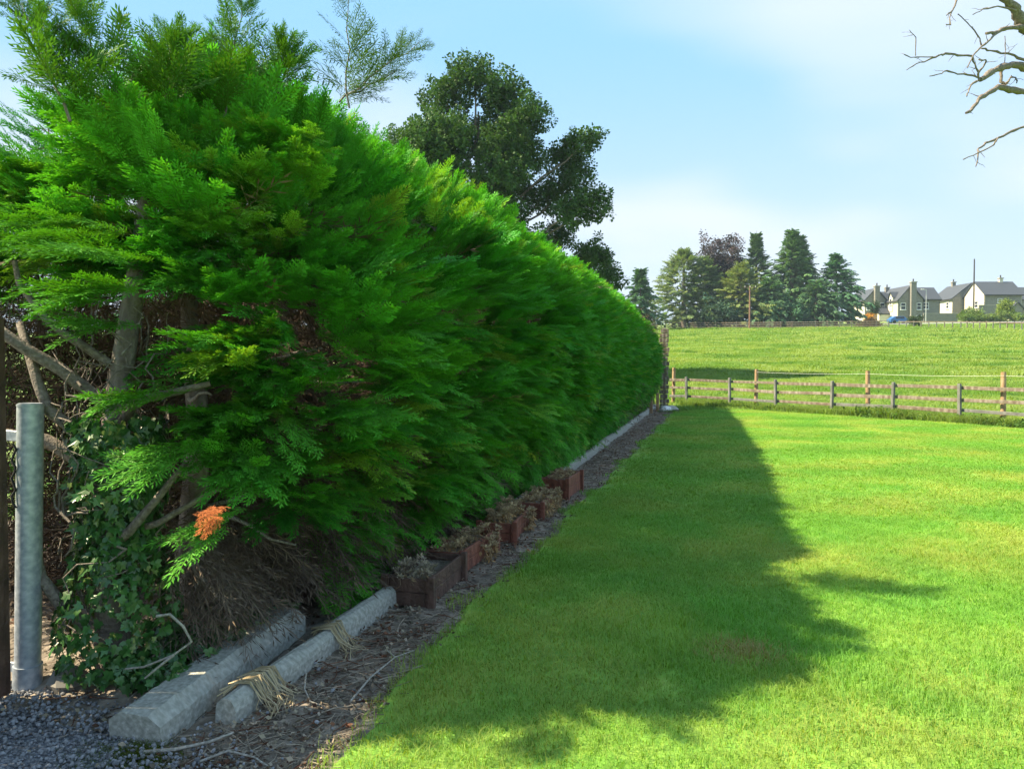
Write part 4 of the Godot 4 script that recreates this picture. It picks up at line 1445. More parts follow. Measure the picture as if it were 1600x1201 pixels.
# ---------------------------------------------------------------- trees
func oak() -> void:
	var at := Vector3(-13.2, 0, -41.5)
	at.y = land(at.x, at.z)
	var t := thing("broadleaf_tree", "large dark broad-leaved tree rising behind the hedge", "tree", at)
	var bark: Material = M.bark
	# crown clumps: place relative to the foot, radius
	var lobes := []
	var tops := [[-0.2, 16.0, 1.9], [-2.2, 15.2, 1.8], [1.8, 15.0, 1.7], [-4.0, 13.4, 2.0], [3.2, 13.4, 1.6], [0.3, 13.8, 2.3], [-1.8, 12.6, 2.3], [2.2, 12.0, 2.0], [4.6, 12.3, 1.5], [5.9, 12.6, 1.2], [-5.6, 11.4, 2.0], [5.2, 10.8, 1.5], [-3.6, 10.6, 2.4], [0.2, 10.8, 2.2], [3.4, 10.0, 1.6], [6.6, 9.0, 1.3], [5.6, 8.6, 1.3], [-6.2, 9.0, 2.2], [4.0, 8.0, 1.3], [1.8, 8.6, 1.6], [-2.0, 8.6, 2.2], [6.4, 6.8, 1.3], [5.4, 6.3, 1.3], [3.0, 6.6, 1.5], [6.9, 5.6, 1.1], [-4.6, 7.0, 2.0], [0.4, 6.6, 1.8], [4.2, 5.2, 1.2], [-6.5, 6.6, 1.6]]
	for l in tops:
		lobes.append([Vector3(l[0] * 0.97, l[1] * 1.04 - 0.1, l[2] * 0.0 + rng.randf_range(-2.6, 2.6)), l[2]])
	for i in 14:
		var an := rng.randf() * TAU
		lobes.append([Vector3(cos(an) * 3.2 - 0.6, rng.randf_range(6.5, 13.5), sin(an) * 4.0), rng.randf_range(1.6, 2.2)])
	var b := MB.new()
	b.tube([Vector3(0, -0.3, 0), Vector3(0.1, 2.0, 0), Vector3(-0.1, 4.5, 0.1), Vector3(0.0, 7.5, 0), Vector3(-0.2, 11.0, 0), Vector3(-0.2, 15.0, 0)], [0.55, 0.42, 0.36, 0.28, 0.16, 0.04], 10)
	obj("trunk", b.done(), bark, t)
	var kinds := [leaf_ball(401, 60, 0.42, 0.21, 0.36), leaf_ball(402, 60, 0.42, 0.19, 0.4), leaf_ball(403, 50, 0.4, 0.23, 0.34)]
	var w := [[], [], []]
	var c := [[], [], []]
	for l in lobes:
		var o: Vector3 = l[0]
		var r: float = l[1]
		var lb := MB.new()
		var y0 := clampf(o.y * 0.62, 2.6, 11.0)
		var a := Vector3(-0.1, y0, 0)
		lb.tube(wander(a, o, 5, 0.18), taper(6, 0.05 + 0.035 * r, 0.03), 6)
		obj("limb", lb.done(), bark, t)
		var n := int(46.0 * r * r * 0.62)
		for i in n:
			var d := Vector3(rng.randfn(), rng.randfn() * 0.8 + 0.12, rng.randfn()).normalized()
			var p := o + d * r * pow(rng.randf(), 0.4) * rng.randf_range(0.7, 1.08) * Vector3(1, 0.75, 1)
			var k := rng.randi() % 3
			w[k].append(Transform3D(Basis(Vector3.UP, rng.randf() * TAU) * Basis(Vector3.RIGHT, rng.randf_range(-0.5, 0.5)), p).scaled_local(Vector3.ONE * rng.randf_range(0.5, 1.0)))
			var g := rng.randf_range(0.7, 1.3)
			c[k].append(Color(0.065 * g, 0.135 * g, 0.042 * g))
	for k in 3:
		mass("crown", kinds[k], M.leaf, w[k], c[k], t)

func needle_bough(sd: int, length: float, droop: float, w: float) -> ArrayMesh:
	# the end of a conifer branch: side twigs hang from a drooping axis along +Z
	var r := RandomNumberGenerator.new()
	r.seed = sd
	var b := MB.new()
	b.col = Color(0.8, 0.7, 0.6)
	b.kite(Vector3.ZERO, Vector3(0, -droop * 0.4, 1).normalized(), length, 0.03, Vector3.UP, 0.2)
	for i in 54:
		var t := r.randf()
		var s := -1.0 if i % 2 == 0 else 1.0
		var p := Vector3(0, -droop * t * t * length * 0.5, t * length)
		var d := Vector3(s * r.randf_range(0.4, 1.0), r.randf_range(-0.7, 0.15) - droop * 0.4, r.randf_range(0.3, 0.9)).normalized()
		var g := r.randf_range(0.7, 1.3)
		b.col = Color(g * r.randf_range(0.92, 1.08), g, g * r.randf_range(0.9, 1.1))
		b.kite(p, d, (0.3 + 0.42 * (1.0 - t)) * r.randf_range(0.6, 1.1) * length / 1.4, w * r.randf_range(0.7, 1.3), (Vector3.UP + Vector3(r.randf_range(-0.7, 0.7), 0, r.randf_range(-0.7, 0.7))).normalized())
	return b.done()

func conifer(called: String, label: String, at: Vector2, h: float, r: float, c0: Color, shape: float, kind: int, group: String) -> void:
	var y := land(at.x, at.y)
	var t := thing(called, label, "tree", Vector3(at.x, y, at.y), 0.0, group)
	var b := MB.new()
	b.tube([Vector3(0, -0.5, 0), Vector3(0.05, h * 0.4, 0), Vector3(0, h * 0.98, 0)], [r * 0.09, r * 0.06, 0.02], 7)
	obj("trunk", b.done(), M.bark, t)
	var w := []
	var c := []
	r *= 1.28
	h *= 0.93
	var n := int(46.0 * h * (0.55 + r * 0.13))
	var lean := rng.randf() * TAU
	for i in n:
		var u := pow(rng.randf(), 0.8)
		var yy := h * lerpf(0.06, 1.0, u)
		var an := rng.randf() * TAU
		var env := pow(1.0 - u, shape) * minf(1.0, 0.65 + u * 2.0)
		var lobe := 1.0 + 0.22 * sin(an * 3.0 + lean + u * 5.0) + 0.12 * sin(an * 5.0 + u * 17.0)
		var tier := 0.86 + 0.2 * sin(yy * 4.2 + lean)
		var rad := r * env * lobe * tier * pow(rng.randf_range(0.3, 1.0), 0.6) * (1.22 if rng.randf() < 0.12 else 1.0)
		var out := Vector3(cos(an), 0, sin(an))
		var d := (out + Vector3(0, lerpf(-0.3, 0.9, u * u) + rng.randf_range(-0.25, 0.25), 0)).normalized()
		w.append(aim(Vector3(0, yy, 0) + out * maxf(rad - 0.7, 0.02), d, (Vector3.UP + rv(0.4)).normalized(), rng.randf_range(0.6, 1.15) * lerpf(1.1, 0.7, u)))
		var g := rng.randf_range(0.7, 1.35)
		c.append(Color(c0.r * g * rng.randf_range(0.9, 1.1), c0.g * g, c0.b * g))
	mass("crown", M.boughs[kind], M.leaf, w, c, t)

func round_tree(called: String, label: String, at: Vector2, h: float, r: float, c0: Color, n: int, low: float, group: String, cat := "tree") -> void:
	var y := land(at.x, at.y)
	var t := thing(called, label, cat, Vector3(at.x, y, at.y), 0.0, group)
	var b := MB.new()
	b.tube(wander(Vector3(0, -0.4, 0), Vector3(0, h * 0.8, 0), 4, 0.05 * r), taper(5, 0.04 + h * 0.016, 0.02), 7)
	obj("trunk" if cat == "tree" else "stem", b.done(), M.bark, t)
	if cat == "tree" and h > 6.0:
		for i in 9:
			var an := TAU * i / 9.0 + rng.randf_range(-0.3, 0.3)
			var lb := MB.new()
			lb.tube(wander(Vector3(0, h * rng.randf_range(0.2, 0.5), 0), Vector3(cos(an) * r * 0.7, h * rng.randf_range(0.6, 0.92), sin(an) * r * 0.7), 4, 0.1), taper(5, 0.13, 0.03), 5)
			obj("limb", lb.done(), M.bark, t)
	var w := []
	var c := []
	for i in n:
		var d := Vector3(rng.randfn(), rng.randfn(), rng.randfn()).normalized()
		var lobe := 1.0 + 0.2 * sin(d.x * 7.0 + h) + 0.2 * sin(d.y * 8.0 + d.z * 5.0)
		var p := Vector3(0, lerpf(low, 1.0, 0.5) * h, 0) + d * pow(rng.randf(), 0.45) * lobe * Vector3(r, h * (1.0 - low) * 0.5, r) * 0.95
		w.append(Transform3D(Basis(Vector3.UP, rng.randf() * TAU) * Basis(Vector3.RIGHT, rng.randf_range(-0.6, 0.6)), p).scaled_local(Vector3.ONE * rng.randf_range(0.7, 1.25) * clampf(r * 0.55, 0.5, 1.5)))
		var g := rng.randf_range(0.65, 1.35)
		c.append(Color(c0.r * g * rng.randf_range(0.9, 1.12), c0.g * g, c0.b * g))
	mass("crown" if cat == "tree" else "foliage", M.balls[rng.randi() % 2], M.leaf, w, c, t)

func far_trees() -> void:
	M.boughs = [needle_bough(501, 1.7, 0.35, 0.075), needle_bough(502, 1.7, 0.8, 0.09), needle_bough(503, 1.9, 0.15, 0.07)]
	M.balls = [leaf_ball(511, 46, 0.55, 0.3, 0.36), leaf_ball(512, 46, 0.55, 0.26, 0.42)]
	var g := "conifers beyond the paddock fence"
	conifer("conifer_tree", "slim dark conifer standing alone just beyond the hedge end", Vector2(-14.5, -139.4), 11.5, 3.2, Color(0.111, 0.239, 0.109), 0.75, 1, g)
	conifer("conifer_tree", "tiny slim conifer showing between the hedge and the broad-leaved tree", Vector2(-20.6, -139.8), 13.0, 2.6, Color(0.144, 0.255, 0.111), 0.75, 0, g)
	conifer("conifer_tree", "broad rounded olive conifer with a ragged spiky crest", Vector2(-7.4, -149.7), 15.6, 7.0, Color(0.239, 0.319, 0.128), 0.55, 2, g)
	conifer("conifer_tree", "olive conifer leaning against the copper-leaved tree", Vector2(-3.7, -151.8), 14.0, 5.4, Color(0.197, 0.288, 0.128), 0.55, 2, g)
	round_tree("copper_tree", "dark purple-leaved tree rising between the conifers", Vector2(-0.4, -157.9), 17.8, 5.6, Color(0.085, 0.065, 0.085), 520, 0.12, "")
	conifer("conifer_tree", "tall narrow-topped conifer beside the reddish utility pole", Vector2(6.0, -157.5), 19.0, 6.2, Color(0.144, 0.255, 0.128), 1.05, 0, g)
	conifer("conifer_tree", "low wide olive conifer in front of the narrow-topped one", Vector2(3.1, -149.5), 12.4, 6.0, Color(0.271, 0.335, 0.115), 0.6, 2, g)
	conifer("conifer_tree", "tallest conifer with a twin ragged tip", Vector2(12.5, -157.2), 19.3, 6.6, Color(0.161, 0.293, 0.115), 0.85, 1, g)
	conifer("conifer_tree", "second ragged tip merging with the tallest conifer", Vector2(14.3, -159.8), 18.2, 5.0, Color(0.144, 0.262, 0.121), 0.8, 0, g)
	conifer("conifer_tree", "low spreading blue-green conifer before the tallest one", Vector2(8.1, -148.8), 9.5, 4.6, Color(0.161, 0.302, 0.161), 0.6, 1, g)
	conifer("conifer_tree", "dense blue-green conifer standing nearest the houses", Vector2(20.5, -157.4), 14.2, 5.4, Color(0.121, 0.271, 0.144), 0.7, 1, g)
	conifer("conifer_tree", "middling conifer filling the gap before the house side", Vector2(16.4, -152.1), 9.0, 4.4, Color(0.144, 0.271, 0.144), 0.6, 1, g)
	round_tree("shade_bush", "dark bushy undergrowth below the copper-leaved tree", Vector2(-0.4, -146.4), 5.5, 4.2, Color(0.077, 0.144, 0.095), 150, 0.0, "", "bush")
	round_tree("shade_bush", "dark bushy undergrowth below the tallest conifer", Vector2(10.6, -148.4), 5.0, 4.4, Color(0.089, 0.192, 0.109), 150, 0.0, "", "bush")

# ---------------------------------------------------------------- houses
func window(parent: Node3D, at: Vector3, size: Vector2, face: Vector3) -> void:
	# white frame standing proud of the wall, two dark panes and a sill
	var x := Vector3.UP.cross(face)
	var bs := Basis(x, Vector3.UP, face)
	var nd := Node3D.new()
	nd.name = "window"
	parent.add_child(nd, true)
	nd.transform = Transform3D(bs, at)
	size *= 1.25
	var b := MB.new()
	for s in [-1.0, 1.0]:
		b.box(Vector3(0.1, size.y, 0.1), Vector3(s * (size.x / 2 - 0.05), 0, 0.03))
		b.box(Vector3(size.x - 0.2, 0.1, 0.1), Vector3(0, s * (size.y / 2 - 0.05), 0.03))
	b.box(Vector3(size.x - 0.2, 0.1, 0.09), Vector3(0, 0.05, 0.03))
	obj("frame", b.done(), M.white, nd)
	for s in [-1.0, 1.0]:
		b = MB.new()
		b.box(Vector3(size.x - 0.2, size.y / 2 - 0.12, 0.02), Vector3(0, s * (size.y / 4 - 0.02), 0.02))
		obj("pane", b.done(), M.pane, nd)
	b = MB.new()
	b.box(Vector3(size.x + 0.2, 0.1, 0.22), Vector3(0, -size.y / 2 - 0.06, 0.08), 0.01)
	obj("sill", b.done(), M.white, nd)

func gable_block(t: Node3D, o: Vector3, w: float, l: float, eave: float, ridge: float, along_x: bool, wall_m: Array) -> void:
	# a block with a pitched roof; the ridge runs along x or along z; wall_m: materials of the -x, +x, -z, +z walls
	var turn := Basis() if not along_x else Basis(Vector3.UP, PI / 2)
	var hw := w / 2
	var hl := l / 2
	var walls := [
		[[Vector3(-hw, -2, -hl), Vector3(-hw, -2, hl), Vector3(-hw, eave, hl), Vector3(-hw, eave, -hl)], Vector3.LEFT],
		[[Vector3(hw, -2, -hl), Vector3(hw, -2, hl), Vector3(hw, eave, hl), Vector3(hw, eave, -hl)], Vector3.RIGHT],
		[[Vector3(-hw, -2, -hl), Vector3(hw, -2, -hl), Vector3(hw, eave, -hl), Vector3(0, ridge, -hl), Vector3(-hw, eave, -hl)], Vector3.FORWARD],
		[[Vector3(-hw, -2, hl), Vector3(hw, -2, hl), Vector3(hw, eave, hl), Vector3(0, ridge, hl), Vector3(-hw, eave, hl)], Vector3.BACK]]
	for i in 4:
		var outw: Vector3 = walls[i][1]
		var b := MB.new()
		var p := []
		var q := []
		for v in walls[i][0]:
			p.append(o + turn * v)
			q.append(o + turn * (v - outw * 0.25))
		b.poly(p, turn * outw)
		b.poly(q, turn * -outw)
		for k in p.size():
			var k2: int = (k + 1) % p.size()
			b.poly([p[k], p[k2], q[k2], q[k]], (p[k] + p[k2]) / 2 - (o + Vector3(0, eave / 2, 0)))
		obj("wall", b.done(), wall_m[i], t)
	for s in [-1.0, 1.0]:
		# each roof slope is a slab with an overhang, its gutter along the eave
		var d := Vector3(s * hw, eave - ridge, 0)
		var nrm := Vector3(s * (ridge - eave), hw, 0).normalized()
		var e := Vector3(0, ridge, 0) + d * 1.08
		var b := MB.new()
		var top := [Vector3(0, ridge, -hl - 0.25), Vector3(0, ridge, hl + 0.25), e + Vector3(0, 0, hl + 0.25), e + Vector3(0, 0, -hl - 0.25)]
		var hi := []
		var lo := []
		for v in top:
			hi.append(o + turn * (v + nrm * 0.2))
			lo.append(o + turn * (v + nrm * 0.03))
		b.poly(hi, turn * nrm)
		b.poly(lo, turn * -nrm)
		for k in 4:
			var k2 := (k + 1) % 4
			b.poly([hi[k], hi[k2], lo[k2], lo[k]], (hi[k] + hi[k2]) / 2 - o - turn * (Vector3(s * hw / 2, (eave + ridge) / 2, 0)))
		var rf := obj("roof", b.done(), M.slate, t)
		b = MB.new()
		b.box(turn * Vector3(0.12, 0.12, l + 0.4) if not along_x else Vector3(l + 0.4, 0.12, 0.12), o + turn * (e + Vector3(s * 0.06, -0.03, 0)), 0.01)
		obj("gutter", b.done(), M.tar_wood, rf)

func chimney(t: Node3D, at: Vector3, w: float, d: float, h: float, m: Material) -> void:
	var nd := Node3D.new()
	nd.name = "chimney"
	t.add_child(nd, true)
	nd.position = at
	var b := MB.new()
	b.box(Vector3(w, h, d), Vector3(0, h / 2, 0), 0.02)
	obj("stack", b.done(), m, nd)
	b = MB.new()
	b.box(Vector3(w + 0.25, 0.22, d + 0.25), Vector3(0, h + 0.11, 0), 0.02)
	obj("coping", b.done(), M.concrete, nd)
	b = MB.new()
	b.tube([Vector3(0, h + 0.2, 0), Vector3(0, h + 0.6, 0), Vector3(0, h + 0.8, 0)], [0.16, 0.13, 0.17], 10)
	obj("pot", b.done(), M.tar_wood, nd)

func place(px: float, depth: float) -> Vector3:
	# a spot px metres to the side of the road line that the houses face, depth metres along it; the houses stand square to it
	var a := deg_to_rad(15.4)
	var p := Vector3(-sin(a), 0, -cos(a)) * depth + Vector3(cos(a), 0, -sin(a)) * px
	p.y = land(p.x, p.z)
	if depth > 170.0:
		p.y -= 0.9
	return p

func houses() -> void:
	var turn := deg_to_rad(15.4)
	var grey := [M.render_cream, M.render_grey, M.render_grey, M.render_grey]
	var g := "houses beyond the paddock"
	# gabled house next to the conifers
	var t := thing("house", "grey rendered house with an outside chimney, partly behind the blue-green conifer", "house", place(82.0, 178), turn, g)
	gable_block(t, Vector3.ZERO, 4.8, 9.0, 5.4, 8.0, false, grey)
	gable_block(t, Vector3(5.9, 0, -3.5), 6.5, 7.6, 5.3, 7.9, true, [M.render_grey, M.render_grey, M.render_grey, M.render_grey])
	chimney(t, Vector3(0, 0, 4.95), 1.1, 0.8, 8.4, M.render_grey)
	chimney(t, Vector3(6.4, 7.3, -3.5), 0.9, 0.8, 1.6, M.render_grey)
	window(t, Vector3(-1.5, 4.0, 4.5), Vector2(0.95, 1.3), Vector3.BACK)
	window(t, Vector3(1.5, 4.0, 4.5), Vector2(0.95, 1.3), Vector3.BACK)
	window(t, Vector3(-1.4, 1.3, 4.5), Vector2(1.4, 1.3), Vector3.BACK)
	window(t, Vector3(1.5, 1.3, 4.5), Vector2(0.9, 1.0), Vector3.BACK)
	# the big chimney house with cream dormers down its sunny side
	t = thing("house", "grey gabled house with a tall front chimney and cream dormers down one side", "house", place(87.1, 172.5), turn, g)
	gable_block(t, Vector3.ZERO, 5.6, 9.0, 5.2, 8.4, false, grey)
	gable_block(t, Vector3(5.3, 0, -1.3), 6.4, 5.0, 5.7, 8.4, true, [M.render_grey, M.render_grey, M.render_grey, M.render_grey])
	chimney(t, Vector3(0.2, 0, 4.95), 1.15, 0.85, 9.0, M.render_grey)
	for z in [1.6, -2.4]:
		var nd := Node3D.new()
		nd.name = "dormer"
		t.add_child(nd, true)
		var b := MB.new()
		b.poly([Vector3(-2.95, 3.0, z - 0.75), Vector3(-2.95, 3.0, z + 0.75), Vector3(-2.95, 6.2, z + 0.75), Vector3(-2.95, 7.2, z), Vector3(-2.95, 6.2, z - 0.75)], Vector3.LEFT)
		for s in [-0.75, 0.75]:
			b.poly([Vector3(-2.95, 5.0, z + s), Vector3(-1.2, 6.2, z + s), Vector3(-2.95, 6.2, z + s)], Vector3(0, 0, s))
		obj("front", b.done(), M.render_cream, nd)
		for s in [-1.0, 1.0]:
			b = MB.new()
			b.poly([Vector3(-3.2, 7.32, z), Vector3(-0.7, 7.32, z), Vector3(-1.4, 6.05, z + s * 0.98), Vector3(-3.2, 6.05, z + s * 0.98)], Vector3(0, 1, s))
			b.poly([Vector3(-3.2, 7.22, z), Vector3(-0.7, 7.22, z), Vector3(-1.4, 5.95, z + s * 0.98), Vector3(-3.2, 5.95, z + s * 0.98)], Vector3(0, -1, -s))
			obj("dormer_roof", b.done(), M.slate, nd)
		window(t, Vector3(-2.96, 5.1, z), Vector2(0.8, 1.1), Vector3.LEFT)
		window(t, Vector3(-2.82, 1.4, z), Vector2(0.9, 1.2), Vector3.LEFT)
	gable_block(t, Vector3(-3.9, 0, -0.4), 2.6, 2.4, 2.5, 3.9, true, [M.render_cream, M.render_cream, M.render_cream, M.render_cream])
	window(t, Vector3(-1.7, 3.9, 4.5), Vector2(0.9, 1.2), Vector3.BACK)
	window(t, Vector3(1.75, 3.9, 4.5), Vector2(0.8, 1.2), Vector3.BACK)
	window(t, Vector3(1.8, 1.2, 4.5), Vector2(1.0, 1.2), Vector3.BACK)
	window(t, Vector3(4.6, 4.2, 1.9), Vector2(1.1, 1.2), Vector3.BACK)
	window(t, Vector3(4.2, 1.3, 1.9), Vector2(0.8, 1.0), Vector3.BACK)
	window(t, Vector3(5.6, 1.3, 1.9), Vector2(0.8, 1.0), Vector3.BACK)
	# the middle house, half hidden
	t = thing("house", "middle house with a cream side wall and a grey gable, half behind its neighbour", "house", place(105.2, 181), turn, g)
	gable_block(t, Vector3.ZERO, 8.6, 9.5, 5.6, 9.0, false, grey)
	chimney(t, Vector3(0, 8.6, -2.5), 0.8, 0.7, 1.3, M.render_grey)
	window(t, Vector3(-4.3, 4.1, 2.8), Vector2(0.9, 1.2), Vector3.LEFT)
	window(t, Vector3(-4.3, 1.4, 2.8), Vector2(0.9, 1.2), Vector3.LEFT)
	# the house at the end, long side to the paddock
	t = thing("house", "end house with a bright cream gable and a long dark slate roof", "house", place(107.4, 172), turn, g)
	gable_block(t, Vector3.ZERO, 7.6, 8.2, 6.2, 9.2, true, [M.render_grey, M.render_grey, M.render_cream, M.render_cream])
	chimney(t, Vector3(1.7, 8.6, 0), 0.8, 0.7, 1.4, M.render_cream)
	window(t, Vector3(-4.1, 4.2, 0.9), Vector2(1.0, 1.2), Vector3.LEFT)
	window(t, Vector3(-4.1, 1.4, 0.9), Vector2(1.0, 1.2), Vector3.LEFT)
	window(t, Vector3(-0.8, 4.8, 3.8), Vector2(0.8, 0.8), Vector3.BACK)
	gable_block(t, Vector3(1.6, 0, 4.9), 2.6, 2.4, 2.9, 4.2, false, [M.render_cream, M.render_grey, M.render_grey, M.render_grey])
	var db := MB.new()
	db.box(Vector3(1.0, 2.1, 0.08), Vector3(1.6, 1.05, 6.13), 0.01)
	obj("door", db.done(), M.tar_wood, t)
	t = thing("house", "grey house with a dark roof just past the end house", "house", place(124.0, 184), turn, g)
	gable_block(t, Vector3.ZERO, 7.6, 10.0, 5.4, 8.4, true, [M.render_grey, M.render_grey, M.render_grey, M.render_grey])
	window(t, Vector3(-3.0, 4.0, 3.8), Vector2(0.9, 1.2), Vector3.BACK)
	window(t, Vector3(-3.0, 1.3, 3.8), Vector2(0.9, 1.2), Vector3.BACK)

func street_things() -> void:
	var turn := deg_to_rad(15.4)
	# grey garden walls in front of the houses
	for q in [[88.0, 158.0, 7.0, 1.7, "grey rendered garden wall before the big chimney house"], [101.5, 164.0, 4.0, 3.2, "tall grey garden wall before the end house gable"]]:
		var w := thing("garden_wall", q[4], "wall", place(q[0], q[1]), turn, "garden walls")
		var b := MB.new()
		b.box(Vector3(q[2], q[3] + 1.0, 0.22), Vector3(0, q[3] / 2 - 0.5, 0), 0.01)
		obj("wall", b.done(), M.render_grey, w)
		b = MB.new()
		b.box(Vector3(q[2] + 0.1, 0.1, 0.32), Vector3(0, q[3] + 0.052, 0), 0.01)
		obj("coping", b.done(), M.concrete, w)
	# the estate road behind the verge fence
	var rb := MB.new()
	for i in 30:
		var a := 62.0 + 2.6 * i
		var z0 := 137.0 - 0.25 * i
		var p := [place(a, z0), place(a + 2.6, z0 - 0.25), place(a + 2.6, z0 + 5.75), place(a, z0 + 6.0)]
		for k in 4:
			p[k].y += 0.3
		rb.poly([p[0], p[1], p[2]], Vector3.UP)
		rb.poly([p[0], p[2], p[3]], Vector3.UP)
	tag(obj("road", rb.done(), M.asphalt), "pale estate road behind the verge fence", "road", "", "structure")
	# a blue car parked before the chimney house
	var c := thing("parked_car", "blue car parked before the big chimney house", "car", place(78.5, 156.0), turn)
	c.position.y -= 0.1
	var body := MB.new()
	var side := [Vector2(-2.05, 0.3), Vector2(2.05, 0.3), Vector2(2.1, 0.75), Vector2(1.2, 0.9), Vector2(0.65, 1.42), Vector2(-1.2, 1.45), Vector2(-1.85, 0.95), Vector2(-2.1, 0.85)]
	for s in [-0.85, 0.85]:
		var p := []
		for q in side:
			p.append(Vector3(q.x, q.y, s * (0.88 if q.y > 1.2 else 1.0)))
		body.poly([p[0], p[1], p[2], p[3], p[6], p[7]], Vector3(0, 0, s))
		body.poly([p[3], p[4], p[5], p[6]], Vector3(0, 0, s))
	for k in side.size():
		var a: Vector2 = side[k]
		var d: Vector2 = side[(k + 1) % side.size()]
		var wa := 0.85 * (0.88 if a.y > 1.2 else 1.0)
		var wd := 0.85 * (0.88 if d.y > 1.2 else 1.0)
		body.poly([Vector3(a.x, a.y, -wa), Vector3(d.x, d.y, -wd), Vector3(d.x, d.y, wd), Vector3(a.x, a.y, wa)], Vector3(a.x + d.x, a.y + d.y - 1.5, 0))
	obj("body", body.done(), M.blue, c)
	var gl := MB.new()
	for x in [[-1.05, -0.15], [-0.05, 0.6]]:
		gl.poly([Vector3(x[0], 0.97, 0.856), Vector3(x[1] + 0.2, 0.97, 0.856), Vector3(x[1], 1.36, 0.785), Vector3(x[0], 1.36, 0.785)], Vector3.BACK)
	obj("side_window", gl.done(), M.pane, c)
	for x in [-1.3, 1.3]:
		for z in [-0.8, 0.8]:
			var wb := MB.new()
			wb.tube([Vector3(0, 0, -0.1), Vector3(0, 0, 0.1)], [0.32, 0.32], 14)
			obj("wheel", wb.done(), M.rubber, c, Vector3(x, 0.32, z))
	# street lamp, poles and their wires
	var l := thing("street_lamp", "slim white street lamp before the big chimney house", "lamp", place(84.5, 157), turn)
	var b := MB.new()
	b.tube([Vector3(0, -0.5, 0), Vector3(0, 3.0, 0), Vector3(0, 6.6, 0)], [0.09, 0.07, 0.05], 8)
	obj("pole", b.done(), M.steel, l)
	b = MB.new()
	b.tube([Vector3(0.05, 6.55, 0), Vector3(-0.6, 6.75, 0)], [0.05, 0.04], 6)
	obj("arm", b.done(), M.steel, l)
	b = MB.new()
	b.box(Vector3(0.6, 0.12, 0.25), Vector3(-0.8, 6.74, 0), 0.03)
	obj("lamp_head", b.done(), M.white, l)
	for q in [[40.8, 132.0, 7.4, "reddish timber utility pole before the conifers", 0, 1.6], [93.0, 155.0, 12.6, "tall dark utility pole in front of the end house gable", 1, 0.0]]:
		var u := thing("utility_pole", q[3], "pole", place(q[0], q[1]), turn, "utility poles")
		b = MB.new()
		b.tube([Vector3(0, -0.5, 0), Vector3(0, q[2] / 2, 0), Vector3(0, q[2], 0)], [0.17, 0.15, 0.12], 10)
		obj("pole", b.done(), M.pole_red if q[4] == 0 else M.tar_wood, u)
		if q[4] == 0:
			b = MB.new()
			b.box(Vector3(2.0, 0.1, 0.12), Vector3(0, q[2] - 0.25, 0.14), 0.01)
			obj("crossarm", b.done(), M.pole_red, u)
			for x in [-0.9, 0.0, 0.9]:
				b = MB.new()
				b.tube([Vector3(x, q[2] - 0.2, 0.14), Vector3(x, q[2] + 0.05, 0.14)], [0.05, 0.03], 6)
				obj("insulator", b.done(), M.white, u)
	# shrubs and young trees in the verge
	var gs := "verge shrubs below the houses"
	var specs := [[89.5, 150.0, 2.6, 2.0, Color(0.15, 0.22, 0.06), "small open green tree before the end house gable", 0.05], [97.5, 152.0, 4.4, 1.8, Color(0.22, 0.3, 0.05), "pointed yellow-green young tree before the end house wall", 0.02], [106.0, 150.0, 5.6, 3.0, Color(0.2, 0.28, 0.065), "tall pale green shrub beyond the porch of the end house", 0.0]]
	for q in specs:
		round_tree("young_tree", q[5], Vector2(place(q[0], q[1]).x, place(q[0], q[1]).z), q[2], q[3], q[4], int(40 * q[3] * q[3]), q[6], gs)
	for i in 12:
		var p := place(86.0 + i * 2.2 + rng.randf_range(-0.4, 0.4), 146.0 - 0.5 * i)
		round_tree("verge_shrub", "low green shrub in the planted row behind the verge fence", Vector2(p.x, p.z), rng.randf_range(1.6, 2.5), rng.randf_range(1.2, 1.8), Color(0.17, 0.25, 0.06), 60, 0.0, gs, "shrub")
	var op := place(73.5, 158)
	round_tree("orange_shrub", "orange-flowered shrub before the house with the outside chimney", Vector2(op.x, op.z), 2.3, 1.2, Color(0.6, 0.3, 0.04), 60, 0.0, "", "shrub")
	op = place(66.0, 126.0)
	round_tree("fence_bush", "dark green bush growing where the two distant fences meet", Vector2(op.x, op.z), 2.2, 1.2, Color(0.055, 0.09, 0.03), 60, 0.0, "", "bush")
	op = place(60.0, 129.0)
	round_tree("fence_bush", "low reddish bush at the corner of the paddock fence", Vector2(op.x, op.z), 1.3, 1.7, Color(0.1, 0.075, 0.045), 55, 0.0, "", "bush")
	op = place(75.5, 160.0)
	round_tree("garden_tree", "small dark garden tree before the big chimney house", Vector2(op.x, op.z), 4.6, 1.3, Color(0.045, 0.085, 0.03), 60, 0.3, "", "tree")

